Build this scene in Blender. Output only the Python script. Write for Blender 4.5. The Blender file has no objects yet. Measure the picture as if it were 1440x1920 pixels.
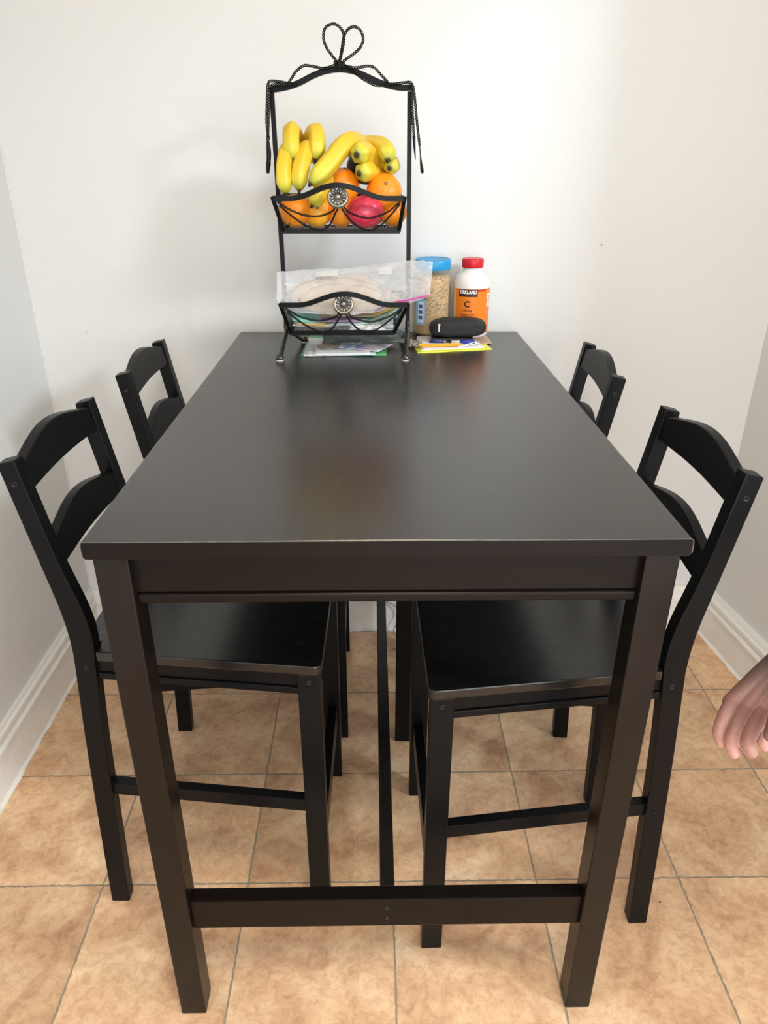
import bpy, bmesh, math, random
from math import sin, cos, pi
from mathutils import Vector, Matrix, noise
random.seed(7)
S = bpy.context.scene
C = S.collection

# ------------------------------------------------------------------ camera
CAM = Vector((-0.018, -0.77249, 1.35931)); PITCH, YAW, ROLL, FPX = 0.4493, 0.01609, 0.00138, 1366.58
fw = Vector((sin(YAW)*cos(PITCH), cos(YAW)*cos(PITCH), -sin(PITCH)))
rt = Vector((cos(YAW), -sin(YAW), 0)); up = rt.cross(fw)
rt, up = cos(ROLL)*rt + sin(ROLL)*up, -sin(ROLL)*rt + cos(ROLL)*up
cd = bpy.data.cameras.new('camera'); cam = bpy.data.objects.new('camera', cd); C.objects.link(cam)
cam.matrix_world = Matrix(((rt.x, up.x, -fw.x, CAM.x), (rt.y, up.y, -fw.y, CAM.y), (rt.z, up.z, -fw.z, CAM.z), (0, 0, 0, 1)))
cd.sensor_fit = 'VERTICAL'; cd.sensor_height = 36; cd.lens = 36*FPX/1920; cd.clip_start = .02
S.camera = cam

# ------------------------------------------------------------------ light
S.view_settings.view_transform = 'Standard'; S.view_settings.look = 'None'
S.view_settings.exposure = 0.0; S.view_settings.gamma = 1
WORLD = (0.90, 0.955, 1.0, 1.35)
w = bpy.data.worlds.new('world'); S.world = w; w.use_nodes = True
w.node_tree.nodes['Background'].inputs[0].default_value = (WORLD[0], WORLD[1], WORLD[2], 1)
w.node_tree.nodes['Background'].inputs[1].default_value = WORLD[3]
def area(name, loc, target, sx, sy, power, col):
    l = bpy.data.lights.new(name, 'AREA'); l.shape = 'RECTANGLE'; l.size = sx; l.size_y = sy
    l.energy = power; l.color = col
    o = bpy.data.objects.new(name, l); C.objects.link(o); o.location = loc
    o.rotation_euler = (Vector(target)-Vector(loc)).to_track_quat('-Z', 'Y').to_euler()
    return o
area('window_light', (2.50, -1.22, 2.58), (-.4, 1.15, 1.05), .46, .46, 74, (.84, .94, 1.0))
area('ceiling_lamp_light', (.05, -.80, 2.52), (0, -.45, 0), .45, .45, 19, (1.0, .84, .62))
area('fill_light', (.45, -1.9, .80), (-.55, .55, .35), 1.6, 1.5, 26, (.95, .98, 1.0))  # broad fill added at the open side to brighten low walls and floor

# ------------------------------------------------------------------ helpers
def Q(px, py, Y):                      # a point of the place at depth Y
    d = fw*1.0 + rt*((px-720)/FPX) + up*((960-py)/FPX)
    return CAM + d*((Y-CAM.y)/d.y)
def QZ(px, py, z):                     # a point of the place at height z
    d = fw*1.0 + rt*((px-720)/FPX) + up*((960-py)/FPX)
    return CAM + d*((z-CAM.z)/d.z)
def QD(px, py, dep):
    return CAM + fw*dep + rt*((px-720)/FPX*dep) + up*((960-py)/FPX*dep)

def link(name, bm, mat=None, parent=None, smooth=False, mods=()):
    me = bpy.data.meshes.new(name); bm.normal_update(); bm.to_mesh(me); bm.free()
    if smooth:
        for p in me.polygons: p.use_smooth = True
    o = bpy.data.objects.new(name, me); C.objects.link(o)
    if mat:
        for m in (mat if isinstance(mat, (list, tuple)) else [mat]): me.materials.append(m)
    if parent: o.parent = parent
    return o
def thing(name, label, cat, loc=(0, 0, 0), rz=0, group=None):
    o = bpy.data.objects.new(name, None); C.objects.link(o); o.location = loc; o.rotation_euler = (0, 0, rz)
    o.empty_display_size = .05
    return tag(o, label, cat, group)
def tag(o, label, cat, group=None, kind=None):
    o['label'] = label; o['category'] = cat
    if group: o['group'] = group
    if kind: o['kind'] = kind
    return o
def struct(o, label=None):
    o['kind'] = 'structure'
    if label: o['label'] = label
    return o
def adopt(root, *obs):                 # parent world-space pieces to a root that is not at the origin
    mi = Matrix.LocRotScale(root.location, root.rotation_euler, None).inverted()
    for o in obs:
        o.data.transform(mi); o.parent = root

def add_box(bm, p0, p1, bev=0.0, seg=2, mat=0, M=None):
    b = bmesh.new(); bmesh.ops.create_cube(b, size=1)
    for v in b.verts:
        v.co = Vector([(p0[i]+p1[i])/2 + v.co[i]*(p1[i]-p0[i]) for i in range(3)])
    if bev: bmesh.ops.bevel(b, geom=b.edges[:], offset=bev, segments=seg, profile=.6, affect='EDGES')
    merge(bm, b, mat, M)
def merge(bm, b, mat=0, M=None):
    if M is not None: bmesh.ops.transform(b, matrix=M, verts=b.verts)
    bmesh.ops.recalc_face_normals(b, faces=b.faces)
    mp = [bm.verts.new(v.co) for v in b.verts]
    for i, v in enumerate(b.verts): v.index = i
    for f in b.faces:
        try:
            nf = bm.faces.new([mp[v.index] for v in f.verts]); nf.material_index = mat; nf.smooth = f.smooth
        except ValueError: pass
    b.free()
def prism(bm, pts, z0, z1, bev=0, axis='z', mat=0, M=None, seg=2):
    """polygon pts in a plane extruded; axis z: (x,y); axis y: (x,z) along y"""
    b = bmesh.new()
    if axis == 'z': vs = [b.verts.new((x, y, z0)) for x, y in pts]; d = (0, 0, z1-z0)
    else: vs = [b.verts.new((x, z0, y)) for x, y in pts]; d = (0, z1-z0, 0)
    f = b.faces.new(vs)
    r = bmesh.ops.extrude_face_region(b, geom=[f])
    bmesh.ops.translate(b, verts=[v for v in r['geom'] if isinstance(v, bmesh.types.BMVert)], vec=d)
    bmesh.ops.recalc_face_normals(b, faces=b.faces)
    if bev:
        ed = [e for e in b.edges if e.calc_face_angle(0) > .45]
        bmesh.ops.bevel(b, geom=ed, offset=bev, segments=seg, profile=.6, affect='EDGES')
    merge(bm, b, mat, M)
def catmull(P, n=8, closed=False):
    P = [Vector(p) for p in P]; out = []
    m = len(P)
    rng = range(m if closed else m-1)
    for i in rng:
        if closed: p0, p1, p2, p3 = P[i-1], P[i], P[(i+1) % m], P[(i+2) % m]
        else:
            p1, p2 = P[i], P[i+1]; p0 = P[i-1] if i else 2*p1-p2; p3 = P[i+2] if i+2 < m else 2*p2-p1
        for k in range(n):
            t = k/n
            out.append(.5*((2*p1)+(-p0+p2)*t+(2*p0-5*p1+4*p2-p3)*t*t+(-p0+3*p1-3*p2+p3)*t**3))
    if not closed: out.append(P[-1].copy())
    return out
def frames(P, closed=False):
    n = len(P); T = []
    for i in range(n):
        a = P[i-1] if (i or closed) else P[0]; b = P[(i+1) % n] if (i < n-1 or closed) else P[-1]
        T.append((b-a).normalized())
    N = T[0].orthogonal().normalized()
    Fr = []
    for i in range(n):
        N = (N - T[i]*N.dot(T[i])).normalized(); Fr.append((T[i], N, T[i].cross(N)))
    return Fr
def tube(bm, P, r, seg=10, closed=False, prof=None, cap=True, mat=0, fr=None, smooth=True, att=None):
    """sweep; r float or list; prof: function angle->factor"""
    P = [Vector(p) for p in P]; n = len(P)
    F = fr or frames(P, closed); rings = []
    for i in range(n):
        ri = r[i] if isinstance(r, (list, tuple)) else r
        T, N, B = F[i]; ring = []
        for k in range(seg):
            a = 2*pi*k/seg; q = ri*(prof(a) if prof else 1)
            v = bm.verts.new(P[i]+N*cos(a)*q+B*sin(a)*q)
            if att: v[att] = i/(n-1)
            ring.append(v)
        rings.append(ring)
    m = n if closed else n-1
    for i in range(m):
        a, b = rings[i], rings[(i+1) % n]
        for k in range(seg):
            f = bm.faces.new((a[k], a[(k+1) % seg], b[(k+1) % seg], b[k])); f.smooth = smooth; f.material_index = mat
    if cap and not closed:
        f = bm.faces.new(rings[0][::-1]); f.material_index = mat
        f = bm.faces.new(rings[-1]); f.material_index = mat
def bar(bm, P, wx, wy, upv=(0, 0, 1), closed=False, mat=0):
    """rectangular bar swept along P: wx across, wy along up vector"""
    P = [Vector(p) for p in P]; upv = Vector(upv); F = []
    n = len(P)
    for i in range(n):
        a = P[i-1] if (i or closed) else P[0]; b = P[(i+1) % n] if (i < n-1 or closed) else P[-1]
        T = (b-a).normalized(); X = T.cross(upv).normalized(); U = X.cross(T).normalized(); F.append((X, U))
    rings = []
    for i in range(n):
        X, U = F[i]
        rings.append([bm.verts.new(P[i]+X*wx/2*a+U*wy/2*b) for a, b in ((-1, -1), (1, -1), (1, 1), (-1, 1))])
    m = n if closed else n-1
    for i in range(m):
        a, b = rings[i], rings[(i+1) % n]
        for k in range(4):
            bm.faces.new((a[k], a[(k+1) % 4], b[(k+1) % 4], b[k])).material_index = mat
    if not closed:
        bm.faces.new(rings[0][::-1]); bm.faces.new(rings[-1])
def resample(P, step):
    out = [P[0]]; acc = 0
    for a, b in zip(P, P[1:]):
        L = (b-a).length; d = step-acc
        while d <= L and L > 0:
            out.append(a.lerp(b, d/L)); d += step
        acc = L-(d-step)
    return out
def rope(bm, P, rs=.00135, off=.0019, pitch=.0096, mat=0):
    P = resample(catmull(P, 8), .0011)
    if len(P) < 3: return
    F = frames(P)
    for s in (0, pi):
        R = []
        for i, p in enumerate(P):
            a = s+2*pi*i*.0011/pitch
            R.append(p+F[i][1]*cos(a)*off+F[i][2]*sin(a)*off)
        tube(bm, R, rs, 5, mat=mat)
def lathe(bm, prof, c=(0, 0, 0), seg=48, mat=0, sx=1, sy=1, smooth=True, a0=0, a1=2*pi):
    full = abs(a1-a0-2*pi) < 1e-6; rings = []
    n = seg if full else seg+1
    for r, z in prof:
        if r < 1e-6: rings.append([bm.verts.new((c[0], c[1], c[2]+z))]*n); continue
        rings.append([bm.verts.new((c[0]+r*sx*cos(a0+(a1-a0)*k/seg), c[1]+r*sy*sin(a0+(a1-a0)*k/seg), c[2]+z)) for k in range(n)])
    for i in range(len(prof)-1):
        a, b = rings[i], rings[i+1]
        for k in range(seg):
            k2 = (k+1) % n; vs = []
            for v in (a[k], a[k2], b[k2], b[k]):
                if v not in vs: vs.append(v)
            if len(vs) > 2:
                f = bm.faces.new(vs); f.smooth = smooth; f.material_index = mat

# ------------------------------------------------------------------ materials
def new_mat(name):
    m = bpy.data.materials.new(name); m.use_nodes = True
    nt = m.node_tree; b = nt.nodes['Principled BSDF']
    return m, nt, b
def N(nt, t, **k):
    n = nt.nodes.new(t)
    for a, v in k.items(): setattr(n, a, v)
    return n
def simple(name, col, rough=.5, metal=0, bump=0, bscale=200, var=0, vscale=20, spec=.5, coat=0, trans=0, sss=0):
    m, nt, b = new_mat(name); L = nt.links.new
    b.inputs['Base Color'].default_value = (*col, 1); b.inputs['Roughness'].default_value = rough
    b.inputs['Metallic'].default_value = metal; b.inputs['Specular IOR Level'].default_value = spec
    b.inputs['Coat Weight'].default_value = coat
    b.inputs['Transmission Weight'].default_value = trans
    tc = N(nt, 'ShaderNodeTexCoord')
    if var:
        nz = N(nt, 'ShaderNodeTexNoise'); nz.inputs['Scale'].default_value = vscale; nz.inputs['Detail'].default_value = 5
        L(tc.outputs['Object'], nz.inputs['Vector'])
        mx = N(nt, 'ShaderNodeMix', data_type='RGBA')
        mx.inputs['A'].default_value = (*[c*(1-var) for c in col], 1); mx.inputs['B'].default_value = (*[min(1, c*(1+var)) for c in col], 1)
        L(nz.outputs['Fac'], mx.inputs['Factor']); L(mx.outputs['Result'], b.inputs['Base Color'])
    if bump:
        nz = N(nt, 'ShaderNodeTexNoise'); nz.inputs['Scale'].default_value = bscale; nz.inputs['Detail'].default_value = 3
        L(tc.outputs['Object'], nz.inputs['Vector'])
        bp = N(nt, 'ShaderNodeBump'); bp.inputs['Strength'].default_value = bump; bp.inputs['Distance'].default_value = .002
        L(nz.outputs['Fac'], bp.inputs['Height']); L(bp.outputs['Normal'], b.inputs['Normal'])
    return m

def wood_mat(name, stretch, rough=.36, col=(.0125, .0115, .0115), bumps=.10, spec=.45, rv=.04):
    m, nt, b = new_mat(name); L = nt.links.new
    tc = N(nt, 'ShaderNodeTexCoord'); mp = N(nt, 'ShaderNodeMapping'); mp.inputs['Scale'].default_value = stretch
    L(tc.outputs['Object'], mp.inputs['Vector'])
    nz = N(nt, 'ShaderNodeTexNoise'); nz.inputs['Scale'].default_value = 10; nz.inputs['Detail'].default_value = 6; nz.inputs['Distortion'].default_value = 1.2
    L(mp.outputs['Vector'], nz.inputs['Vector'])
    wv = N(nt, 'ShaderNodeTexWave', bands_direction='DIAGONAL'); wv.inputs['Scale'].default_value = 3.5; wv.inputs['Distortion'].default_value = 9; wv.inputs['Detail'].default_value = 3
    L(mp.outputs['Vector'], wv.inputs['Vector'])
    ad = N(nt, 'ShaderNodeMath', operation='ADD'); L(nz.outputs['Fac'], ad.inputs[0]); L(wv.outputs['Fac'], ad.inputs[1])
    bp = N(nt, 'ShaderNodeBump'); bp.inputs['Strength'].default_value = bumps; bp.inputs['Distance'].default_value = .0008
    L(ad.outputs[0], bp.inputs['Height']); L(bp.outputs['Normal'], b.inputs['Normal'])
    cr = N(nt, 'ShaderNodeMix', data_type='RGBA'); cr.inputs['A'].default_value = (*col, 1); cr.inputs['B'].default_value = (col[0]*1.7, col[1]*1.55, col[2]*1.45, 1)
    L(nz.outputs['Fac'], cr.inputs['Factor']); L(cr.outputs['Result'], b.inputs['Base Color'])
    # fine dust specks
    sp = N(nt, 'ShaderNodeTexNoise'); sp.inputs['Scale'].default_value = 900; L(tc.outputs['Object'], sp.inputs['Vector'])
    rr = N(nt, 'ShaderNodeMapRange'); rr.inputs['To Min'].default_value = rough-rv; rr.inputs['To Max'].default_value = rough+rv
    L(nz.outputs['Fac'], rr.inputs['Value']); L(rr.outputs['Result'], b.inputs['Roughness'])
    b.inputs['Specular IOR Level'].default_value = spec
    return m
M_TOP = wood_mat('black_brown_tabletop', (30, 1.6, 30), .27, (.0085, .0080, .0078), .006, .85, .012)
M_TBL = wood_mat('black_brown_wood', (1.5, 30, 30), .33, (.0050, .0036, .0030), .015, .15)
M_TLEG = wood_mat('black_brown_leg_wood', (30, 30, 1.5), .33, (.0065, .0049, .0041), .03, .24)
M_CH = wood_mat('black_chair_wood', (30, 30, 1.5), .36, (.0030, .0034, .0042), .03, .15)
M_SEAT = wood_mat('black_seat_wood', (1.6, 22, 20), .27, (.0040, .0042, .0046), .012, .65, .015)
M_EDGE = simple('worn_wood_edge', (.10, .095, .09), .45, var=1.0, vscale=60)
M_BOLT = simple('black_bolt_steel', (.03, .03, .032), .3, metal=.8)
M_HOLE = simple('dark_socket', (.002, .002, .002), .9)

def wall_mat(name, col):
    m, nt, b = new_mat(name); L = nt.links.new
    tc = N(nt, 'ShaderNodeTexCoord')
    n1 = N(nt, 'ShaderNodeTexNoise'); n1.inputs['Scale'].default_value = 5; n1.inputs['Detail'].default_value = 8; n1.inputs['Roughness'].default_value = .55
    n2 = N(nt, 'ShaderNodeTexNoise'); n2.inputs['Scale'].default_value = 90; n2.inputs['Detail'].default_value = 3
    vo = N(nt, 'ShaderNodeTexVoronoi'); vo.inputs['Scale'].default_value = 6.5
    for n in (n1, n2, vo): L(tc.outputs['Object'], n.inputs['Vector'])
    rp = N(nt, 'ShaderNodeMapRange'); rp.inputs['From Min'].default_value = .0; rp.inputs['From Max'].default_value = .035
    L(vo.outputs['Distance'], rp.inputs['Value'])
    a1 = N(nt, 'ShaderNodeMath', operation='MULTIPLY_ADD'); L(n1.outputs['Fac'], a1.inputs[0]); a1.inputs[1].default_value = 3.0; L(rp.outputs['Result'], a1.inputs[2])
    a2 = N(nt, 'ShaderNodeMath', operation='MULTIPLY_ADD'); L(n2.outputs['Fac'], a2.inputs[0]); a2.inputs[1].default_value = .35; L(a1.outputs[0], a2.inputs[2])
    bp = N(nt, 'ShaderNodeBump'); bp.inputs['Strength'].default_value = .28; bp.inputs['Distance'].default_value = .003
    L(a2.outputs[0], bp.inputs['Height']); L(bp.outputs['Normal'], b.inputs['Normal'])
    # tiny scuffs
    v2 = N(nt, 'ShaderNodeTexVoronoi'); v2.inputs['Scale'].default_value = 7; v2.inputs['Randomness'].default_value = 1
    L(tc.outputs['Object'], v2.inputs['Vector'])
    st = N(nt, 'ShaderNodeMapRange'); st.inputs['From Min'].default_value = .010; st.inputs['From Max'].default_value = .022
    L(v2.outputs['Distance'], st.inputs['Value'])
    mx = N(nt, 'ShaderNodeMix', data_type='RGBA'); mx.inputs['A'].default_value = (col[0]*.45, col[1]*.43, col[2]*.4, 1); mx.inputs['B'].default_value = (*col, 1)
    L(st.outputs['Result'], mx.inputs['Factor']); L(mx.outputs['Result'], b.inputs['Base Color'])
    b.inputs['Roughness'].default_value = .48; b.inputs['Specular IOR Level'].default_value = .35
    return m
M_WALL = wall_mat('white_wall_paint', (.735, .735, .725))
M_BASE = simple('glossy_white_trim_paint', (.86, .85, .81), .35, bump=.9, bscale=30, var=.08, vscale=9)
M_CEIL = simple('ceiling_paint', (.85, .84, .81), .7)

TS, TX, TY = .301, .01728, .26631
def tile_mat():
    m, nt, b = new_mat('terracotta_floor_tiles'); L = nt.links.new
    tc = N(nt, 'ShaderNodeTexCoord'); mp = N(nt, 'ShaderNodeMapping')
    mp.inputs['Location'].default_value = (-TX/TS+40, -TY/TS+40, 0); mp.inputs['Scale'].default_value = (1/TS, 1/TS, 1/TS)
    L(tc.outputs['Object'], mp.inputs['Vector'])
    dn = N(nt, 'ShaderNodeTexNoise'); dn.inputs['Scale'].default_value = 22; dn.inputs['Detail'].default_value = 3; L(mp.outputs['Vector'], dn.inputs['Vector'])
    ds = N(nt, 'ShaderNodeVectorMath', operation='MULTIPLY_ADD'); ds.inputs[1].default_value = (.022, .022, 0)
    L(dn.outputs['Color'], ds.inputs[0]); L(mp.outputs['Vector'], ds.inputs[2])
    sh = N(nt, 'ShaderNodeVectorMath', operation='SUBTRACT'); sh.inputs[1].default_value = (.011, .011, 0); L(ds.outputs[0], sh.inputs[0])
    fr = N(nt, 'ShaderNodeVectorMath', operation='FRACTION'); L(sh.outputs[0], fr.inputs[0])
    fl = N(nt, 'ShaderNodeVectorMath', operation='FLOOR'); L(sh.outputs[0], fl.inputs[0])
    sp = N(nt, 'ShaderNodeSeparateXYZ'); L(fr.outputs[0], sp.inputs[0])
    def edge(o):
        a = N(nt, 'ShaderNodeMath', operation='SUBTRACT'); L(o, a.inputs[0]); a.inputs[1].default_value = .5
        c = N(nt, 'ShaderNodeMath', operation='ABSOLUTE'); L(a.outputs[0], c.inputs[0])
        d = N(nt, 'ShaderNodeMath', operation='SUBTRACT'); d.inputs[0].default_value = .5; L(c.outputs[0], d.inputs[1]); return d.outputs[0]
    mn = N(nt, 'ShaderNodeMath', operation='MINIMUM'); L(edge(sp.outputs['X']), mn.inputs[0]); L(edge(sp.outputs['Y']), mn.inputs[1])
    g = N(nt, 'ShaderNodeMapRange'); g.inputs['From Min'].default_value = .0035; g.inputs['From Max'].default_value = .0085; L(mn.outputs[0], g.inputs['Value'])
    wn = N(nt, 'ShaderNodeTexWhiteNoise'); wn.noise_dimensions = '3D'; L(fl.outputs[0], wn.inputs['Vector'])
    # per-tile offset of the clay mottling
    of = N(nt, 'ShaderNodeVectorMath', operation='MULTIPLY_ADD'); L(wn.outputs['Color'], of.inputs[0]); of.inputs[1].default_value = (30, 30, 30); L(mp.outputs['Vector'], of.inputs[2])
    n1 = N(nt, 'ShaderNodeTexNoise'); n1.inputs['Scale'].default_value = 2.4; n1.inputs['Detail'].default_value = 7; n1.inputs['Roughness'].default_value = .62; n1.inputs['Distortion'].default_value = .6
    n2 = N(nt, 'ShaderNodeTexNoise'); n2.inputs['Scale'].default_value = 16; n2.inputs['Detail'].default_value = 9; n2.inputs['Roughness'].default_value = .72; n2.inputs['Distortion'].default_value = .7
    L(of.outputs[0], n1.inputs['Vector']); L(of.outputs[0], n2.inputs['Vector'])
    r1 = N(nt, 'ShaderNodeValToRGB'); e = r1.color_ramp.elements
    e[0].position = .33; e[0].color = (.55, .315, .185, 1); e[1].position = .68; e[1].color = (.88, .64, .41, 1)
    k = r1.color_ramp.elements.new(.5); k.color = (.75, .49, .295, 1)
    L(n1.outputs['Fac'], r1.inputs['Fac'])
    r2 = N(nt, 'ShaderNodeValToRGB'); e = r2.color_ramp.elements
    e[0].position = .38; e[0].color = (.72, .62, .54, 1); e[1].position = .56; e[1].color = (1.05, 1.04, 1.03, 1)
    L(n2.outputs['Fac'], r2.inputs['Fac'])
    mu = N(nt, 'ShaderNodeMix', data_type='RGBA', blend_type='MULTIPLY'); mu.inputs['Factor'].default_value = .62
    L(r1.outputs['Color'], mu.inputs['A']); L(r2.outputs['Color'], mu.inputs['B'])
    tv = N(nt, 'ShaderNodeMapRange'); tv.inputs['To Min'].default_value = .93; tv.inputs['To Max'].default_value = 1.08; L(wn.outputs['Value'], tv.inputs['Value'])
    m2 = N(nt, 'ShaderNodeVectorMath', operation='SCALE'); L(mu.outputs['Result'], m2.inputs[0]); L(tv.outputs['Result'], m2.inputs['Scale'])
    # small dark pits
    pv = N(nt, 'ShaderNodeTexVoronoi'); pv.inputs['Scale'].default_value = 3.2; L(mp.outputs['Vector'], pv.inputs['Vector'])
    pr = N(nt, 'ShaderNodeMapRange'); pr.inputs['From Min'].default_value = .018; pr.inputs['From Max'].default_value = .03; L(pv.outputs['Distance'], pr.inputs['Value'])
    pm = N(nt, 'ShaderNodeMix', data_type='RGBA'); pm.inputs['A'].default_value = (.12, .06, .03, 1); L(pr.outputs['Result'], pm.inputs['Factor']); L(m2.outputs[0], pm.inputs['B'])
    gn = N(nt, 'ShaderNodeMix', data_type='RGBA'); gn.inputs['A'].default_value = (.16, .135, .10, 1); gn.inputs['B'].default_value = (.46, .39, .29, 1); L(dn.outputs['Fac'], gn.inputs['Factor'])
    fm = N(nt, 'ShaderNodeMix', data_type='RGBA'); L(g.outputs['Result'], fm.inputs['Factor']); L(gn.outputs['Result'], fm.inputs['A']); L(pm.outputs['Result'], fm.inputs['B'])
    L(fm.outputs['Result'], b.inputs['Base Color'])
    ro = N(nt, 'ShaderNodeMapRange'); ro.inputs['To Min'].default_value = .8; ro.inputs['To Max'].default_value = .42; L(g.outputs['Result'], ro.inputs['Value']); L(ro.outputs['Result'], b.inputs['Roughness'])
    h = N(nt, 'ShaderNodeMath', operation='MULTIPLY_ADD'); L(n2.outputs['Fac'], h.inputs[0]); h.inputs[1].default_value = .5; L(g.outputs['Result'], h.inputs[2])
    bp = N(nt, 'ShaderNodeBump'); bp.inputs['Strength'].default_value = .5; bp.inputs['Distance'].default_value = .0022; L(h.outputs[0], bp.inputs['Height']); L(bp.outputs['Normal'], b.inputs['Normal'])
    return m
M_FLOOR = tile_mat()

# ------------------------------------------------------------------ room
YB, XL = 1.205, -.911                       # back wall, left wall
def XR(y): return 1.05+(1.205-y)*.10        # the right wall runs slightly outward
YF, ZC = -2.2, 2.6
bm = bmesh.new(); add_box(bm, (-1.2, YF, -.04), (1.6, YB+.1, 0)); struct(link('floor', bm, M_FLOOR))
bm = bmesh.new(); add_box(bm, (-1.2, YF, ZC), (1.6, YB+.1, ZC+.06)); struct(link('ceiling', bm, M_CEIL))
bm = bmesh.new(); add_box(bm, (XL-.1, YB, 0), (1.25, YB+.1, ZC)); struct(link('wall_back', bm, M_WALL))
bm = bmesh.new(); add_box(bm, (XL-.1, YF, 0), (XL, YB, ZC)); struct(link('wall_left', bm, M_WALL))
def rwall(bm, y0, y1, z0, z1):
    prism(bm, [(XR(y0), y0), (XR(y0)+.1, y0), (XR(y1)+.1, y1), (XR(y1), y1)], z0, z1)
WY0, WY1, WZ0, WZ1 = -.75, .40, 1.05, 2.13
bm = bmesh.new(); rwall(bm, YF, WY0, 0, ZC); rwall(bm, WY1, YB, 0, ZC); rwall(bm, WY0, WY1, 0, WZ0); rwall(bm, WY0, WY1, WZ1, ZC)
struct(link('wall_right', bm, M_WALL))
# frame of the window that lights the corner (outside the picture, to the right)
bm = bmesh.new()
for a in ((WY0, WY0+.03, WZ0, WZ1), (WY1-.03, WY1, WZ0, WZ1), (WY0+.03, WY1-.03, WZ0, WZ0+.03), (WY0+.03, WY1-.03, WZ1-.03, WZ1)):
    y0, y1, z0, z1 = a
    prism(bm, [(XR(y0)+.03, y0), (XR(y0)+.07, y0), (XR(y1)+.07, y1), (XR(y1)+.03, y1)], z0, z1)
struct(link('window_1', bm, M_BASE))

def baseboard(name, p0, p1, nrm, hb, prof):
    """prof: (distance out of wall, height); swept p0->p1 with slight unevenness"""
    p0, p1, nrm = Vector(p0), Vector(p1), Vector(nrm).normalized()
    bm = bmesh.new(); n = 90; rings = []
    for i in range(n+1):
        p = p0.lerp(p1, i/n); ring = []
        for j, (d, z) in enumerate(prof):
            k = noise.noise(p*9+Vector((0, 0, z*20)))*.0012
            if j == 0: k = noise.noise(p*38)*.006+noise.noise(p*90)*.003      # ragged caulk line at the floor
            ring.append(bm.verts.new(p+nrm*(d+k)+Vector((0, 0, z))))
        rings.append(ring)
    for i in range(n):
        for j in range(len(prof)-1):
            f = bm.faces.new((rings[i][j], rings[i+1][j], rings[i+1][j+1], rings[i][j+1])); f.smooth = False
    bmesh.ops.recalc_face_normals(bm, faces=bm.faces)
    return struct(link(name, bm, M_BASE))
def prof(t, h):
    return [(t+.006, 0), (t-.001, .007), (t-.004, .075), (t-.003, h-.050), (t+.001, h-.046), (t+.001, h-.038), (t-.007, h-.033), (t-.008, h-.024), (t-.003, h-.020),
            (t-.004, h-.010), (t-.011, h-.006), (t-.013, h), (0, h)]
baseboard('baseboard_left', (XL, YF, 0), (XL, YB, 0), (1, 0, 0), .15, prof(.022, .150))
baseboard('baseboard_back', (XL, YB, 0), (XR(YB), YB, 0), (0, -1, 0), .15, prof(.030, .145))
baseboard('baseboard_right', (XR(YB), YB, 0), (XR(-.6), -.6, 0), (-1, -.1, 0), .15, prof(.034, .145))
# ragged plaster seam where left and back walls meet
bm = bmesh.new(); P = [Vector((XL+.001+noise.noise(Vector((0, 0, z*.02)))*.0015, YB-.001, .12+z*.012)) for z in range(0, 205)]
tube(bm, P, [.0022+.0022*abs(noise.noise(Vector((3, 1, i*.21)))) for i in range(len(P))], 6); struct(link('trim_1', bm, M_WALL))
# loose thin cable lying against the back baseboard
bm = bmesh.new(); tube(bm, catmull([Q(724, 1128, 1.17), Q(742, 1138, 1.165), Q(749, 1152, 1.16), Q(743, 1170, 1.15), QZ(738, 1187, .002), QZ(760, 1196, .002)], 8), .0016, 6)
tag(link('cable', bm, simple('grey_cable', (.35, .33, .3), .5), smooth=True), 'thin grey cable looping down the back baseboard under the table', 'cable')

# ------------------------------------------------------------------ table
TW, TL, TH, TT, TI, LW = .7396, 1.182, .949, .025, .0084, .0431
table = thing('dining_table', 'tall black-brown wooden table with square legs, its far end against the wall', 'table', (0, 0, 0))
bm = bmesh.new()
# tabletop: full-round long edges, squarer ends
pf = [(-TW/2+.002, TH), ]
def edge_profile(sgn):
    return [(sgn*(TW/2-.007+.007*max(0, sin(a))**.55), TH-TT/2+TT/2*math.copysign(abs(cos(a))**.62, cos(a))) for a in [i*pi/14 for i in range(15)]]
R_ = edge_profile(1); L_ = edge_profile(-1)[::-1]
prism(bm, R_+L_, 0, TL, bev=.0012, axis='y', seg=1)
bm.normal_update()
for f in bm.faces:
    if abs(f.normal.y) > .9: f.material_index = 1
link('tabletop', bm, [M_TOP, M_TBL], table)
bm = bmesh.new()   # worn paint along the front edge
bar(bm, [(-TW/2+.004, -.0001, TH-.0006)]+[(x*.01, -.0001, TH-.0006) for x in range(-36, 36)]+[(sx, -.0001, sz-.0003) for sx, sz in R_[1:10]], .0009, .0011, (0, 1, 0))
o = link('worn_edge', bm, M_EDGE, table); o['label'] = 'pale worn line where the paint has rubbed off the front edge'
def table_leg(x, y):
    bm = bmesh.new(); add_box(bm, (x, y, 0), (x+LW, y+LW, TH-TT), .0022); return link('leg', bm, M_TLEG, table)
LX0, LX1 = -TW/2+TI, TW/2-TI-LW; LY0, LY1 = TI, TL-TI-LW
for x in (LX0, LX1):
    for y in (LY0, LY1): table_leg(x, y)
for ya, yb, s in ((.022, .040, 1), (TL-.040, TL-.022, -1)):
    bm = bmesh.new()
    add_box(bm, (LX0+LW, ya, .866), (LX1, yb, TH-TT))
    yo = ya-.004 if s > 0 else yb+.004
    add_box(bm, (LX0+LW, min(yo, ya), .850), (LX1, max(yo, yb), .8635), .0032, 3)
    add_box(bm, (LX0+LW, ya+.002, .86), (LX1, yb-.002, .868))
    link('end_apron', bm, M_TBL, table)
for xa in (LX0+.012, LX1+LW-.030):
    bm = bmesh.new(); add_box(bm, (xa, LY0+LW, .850), (xa+.018, LY1, TH-TT), .002)
    link('side_apron', bm, M_TOP, table)
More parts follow.
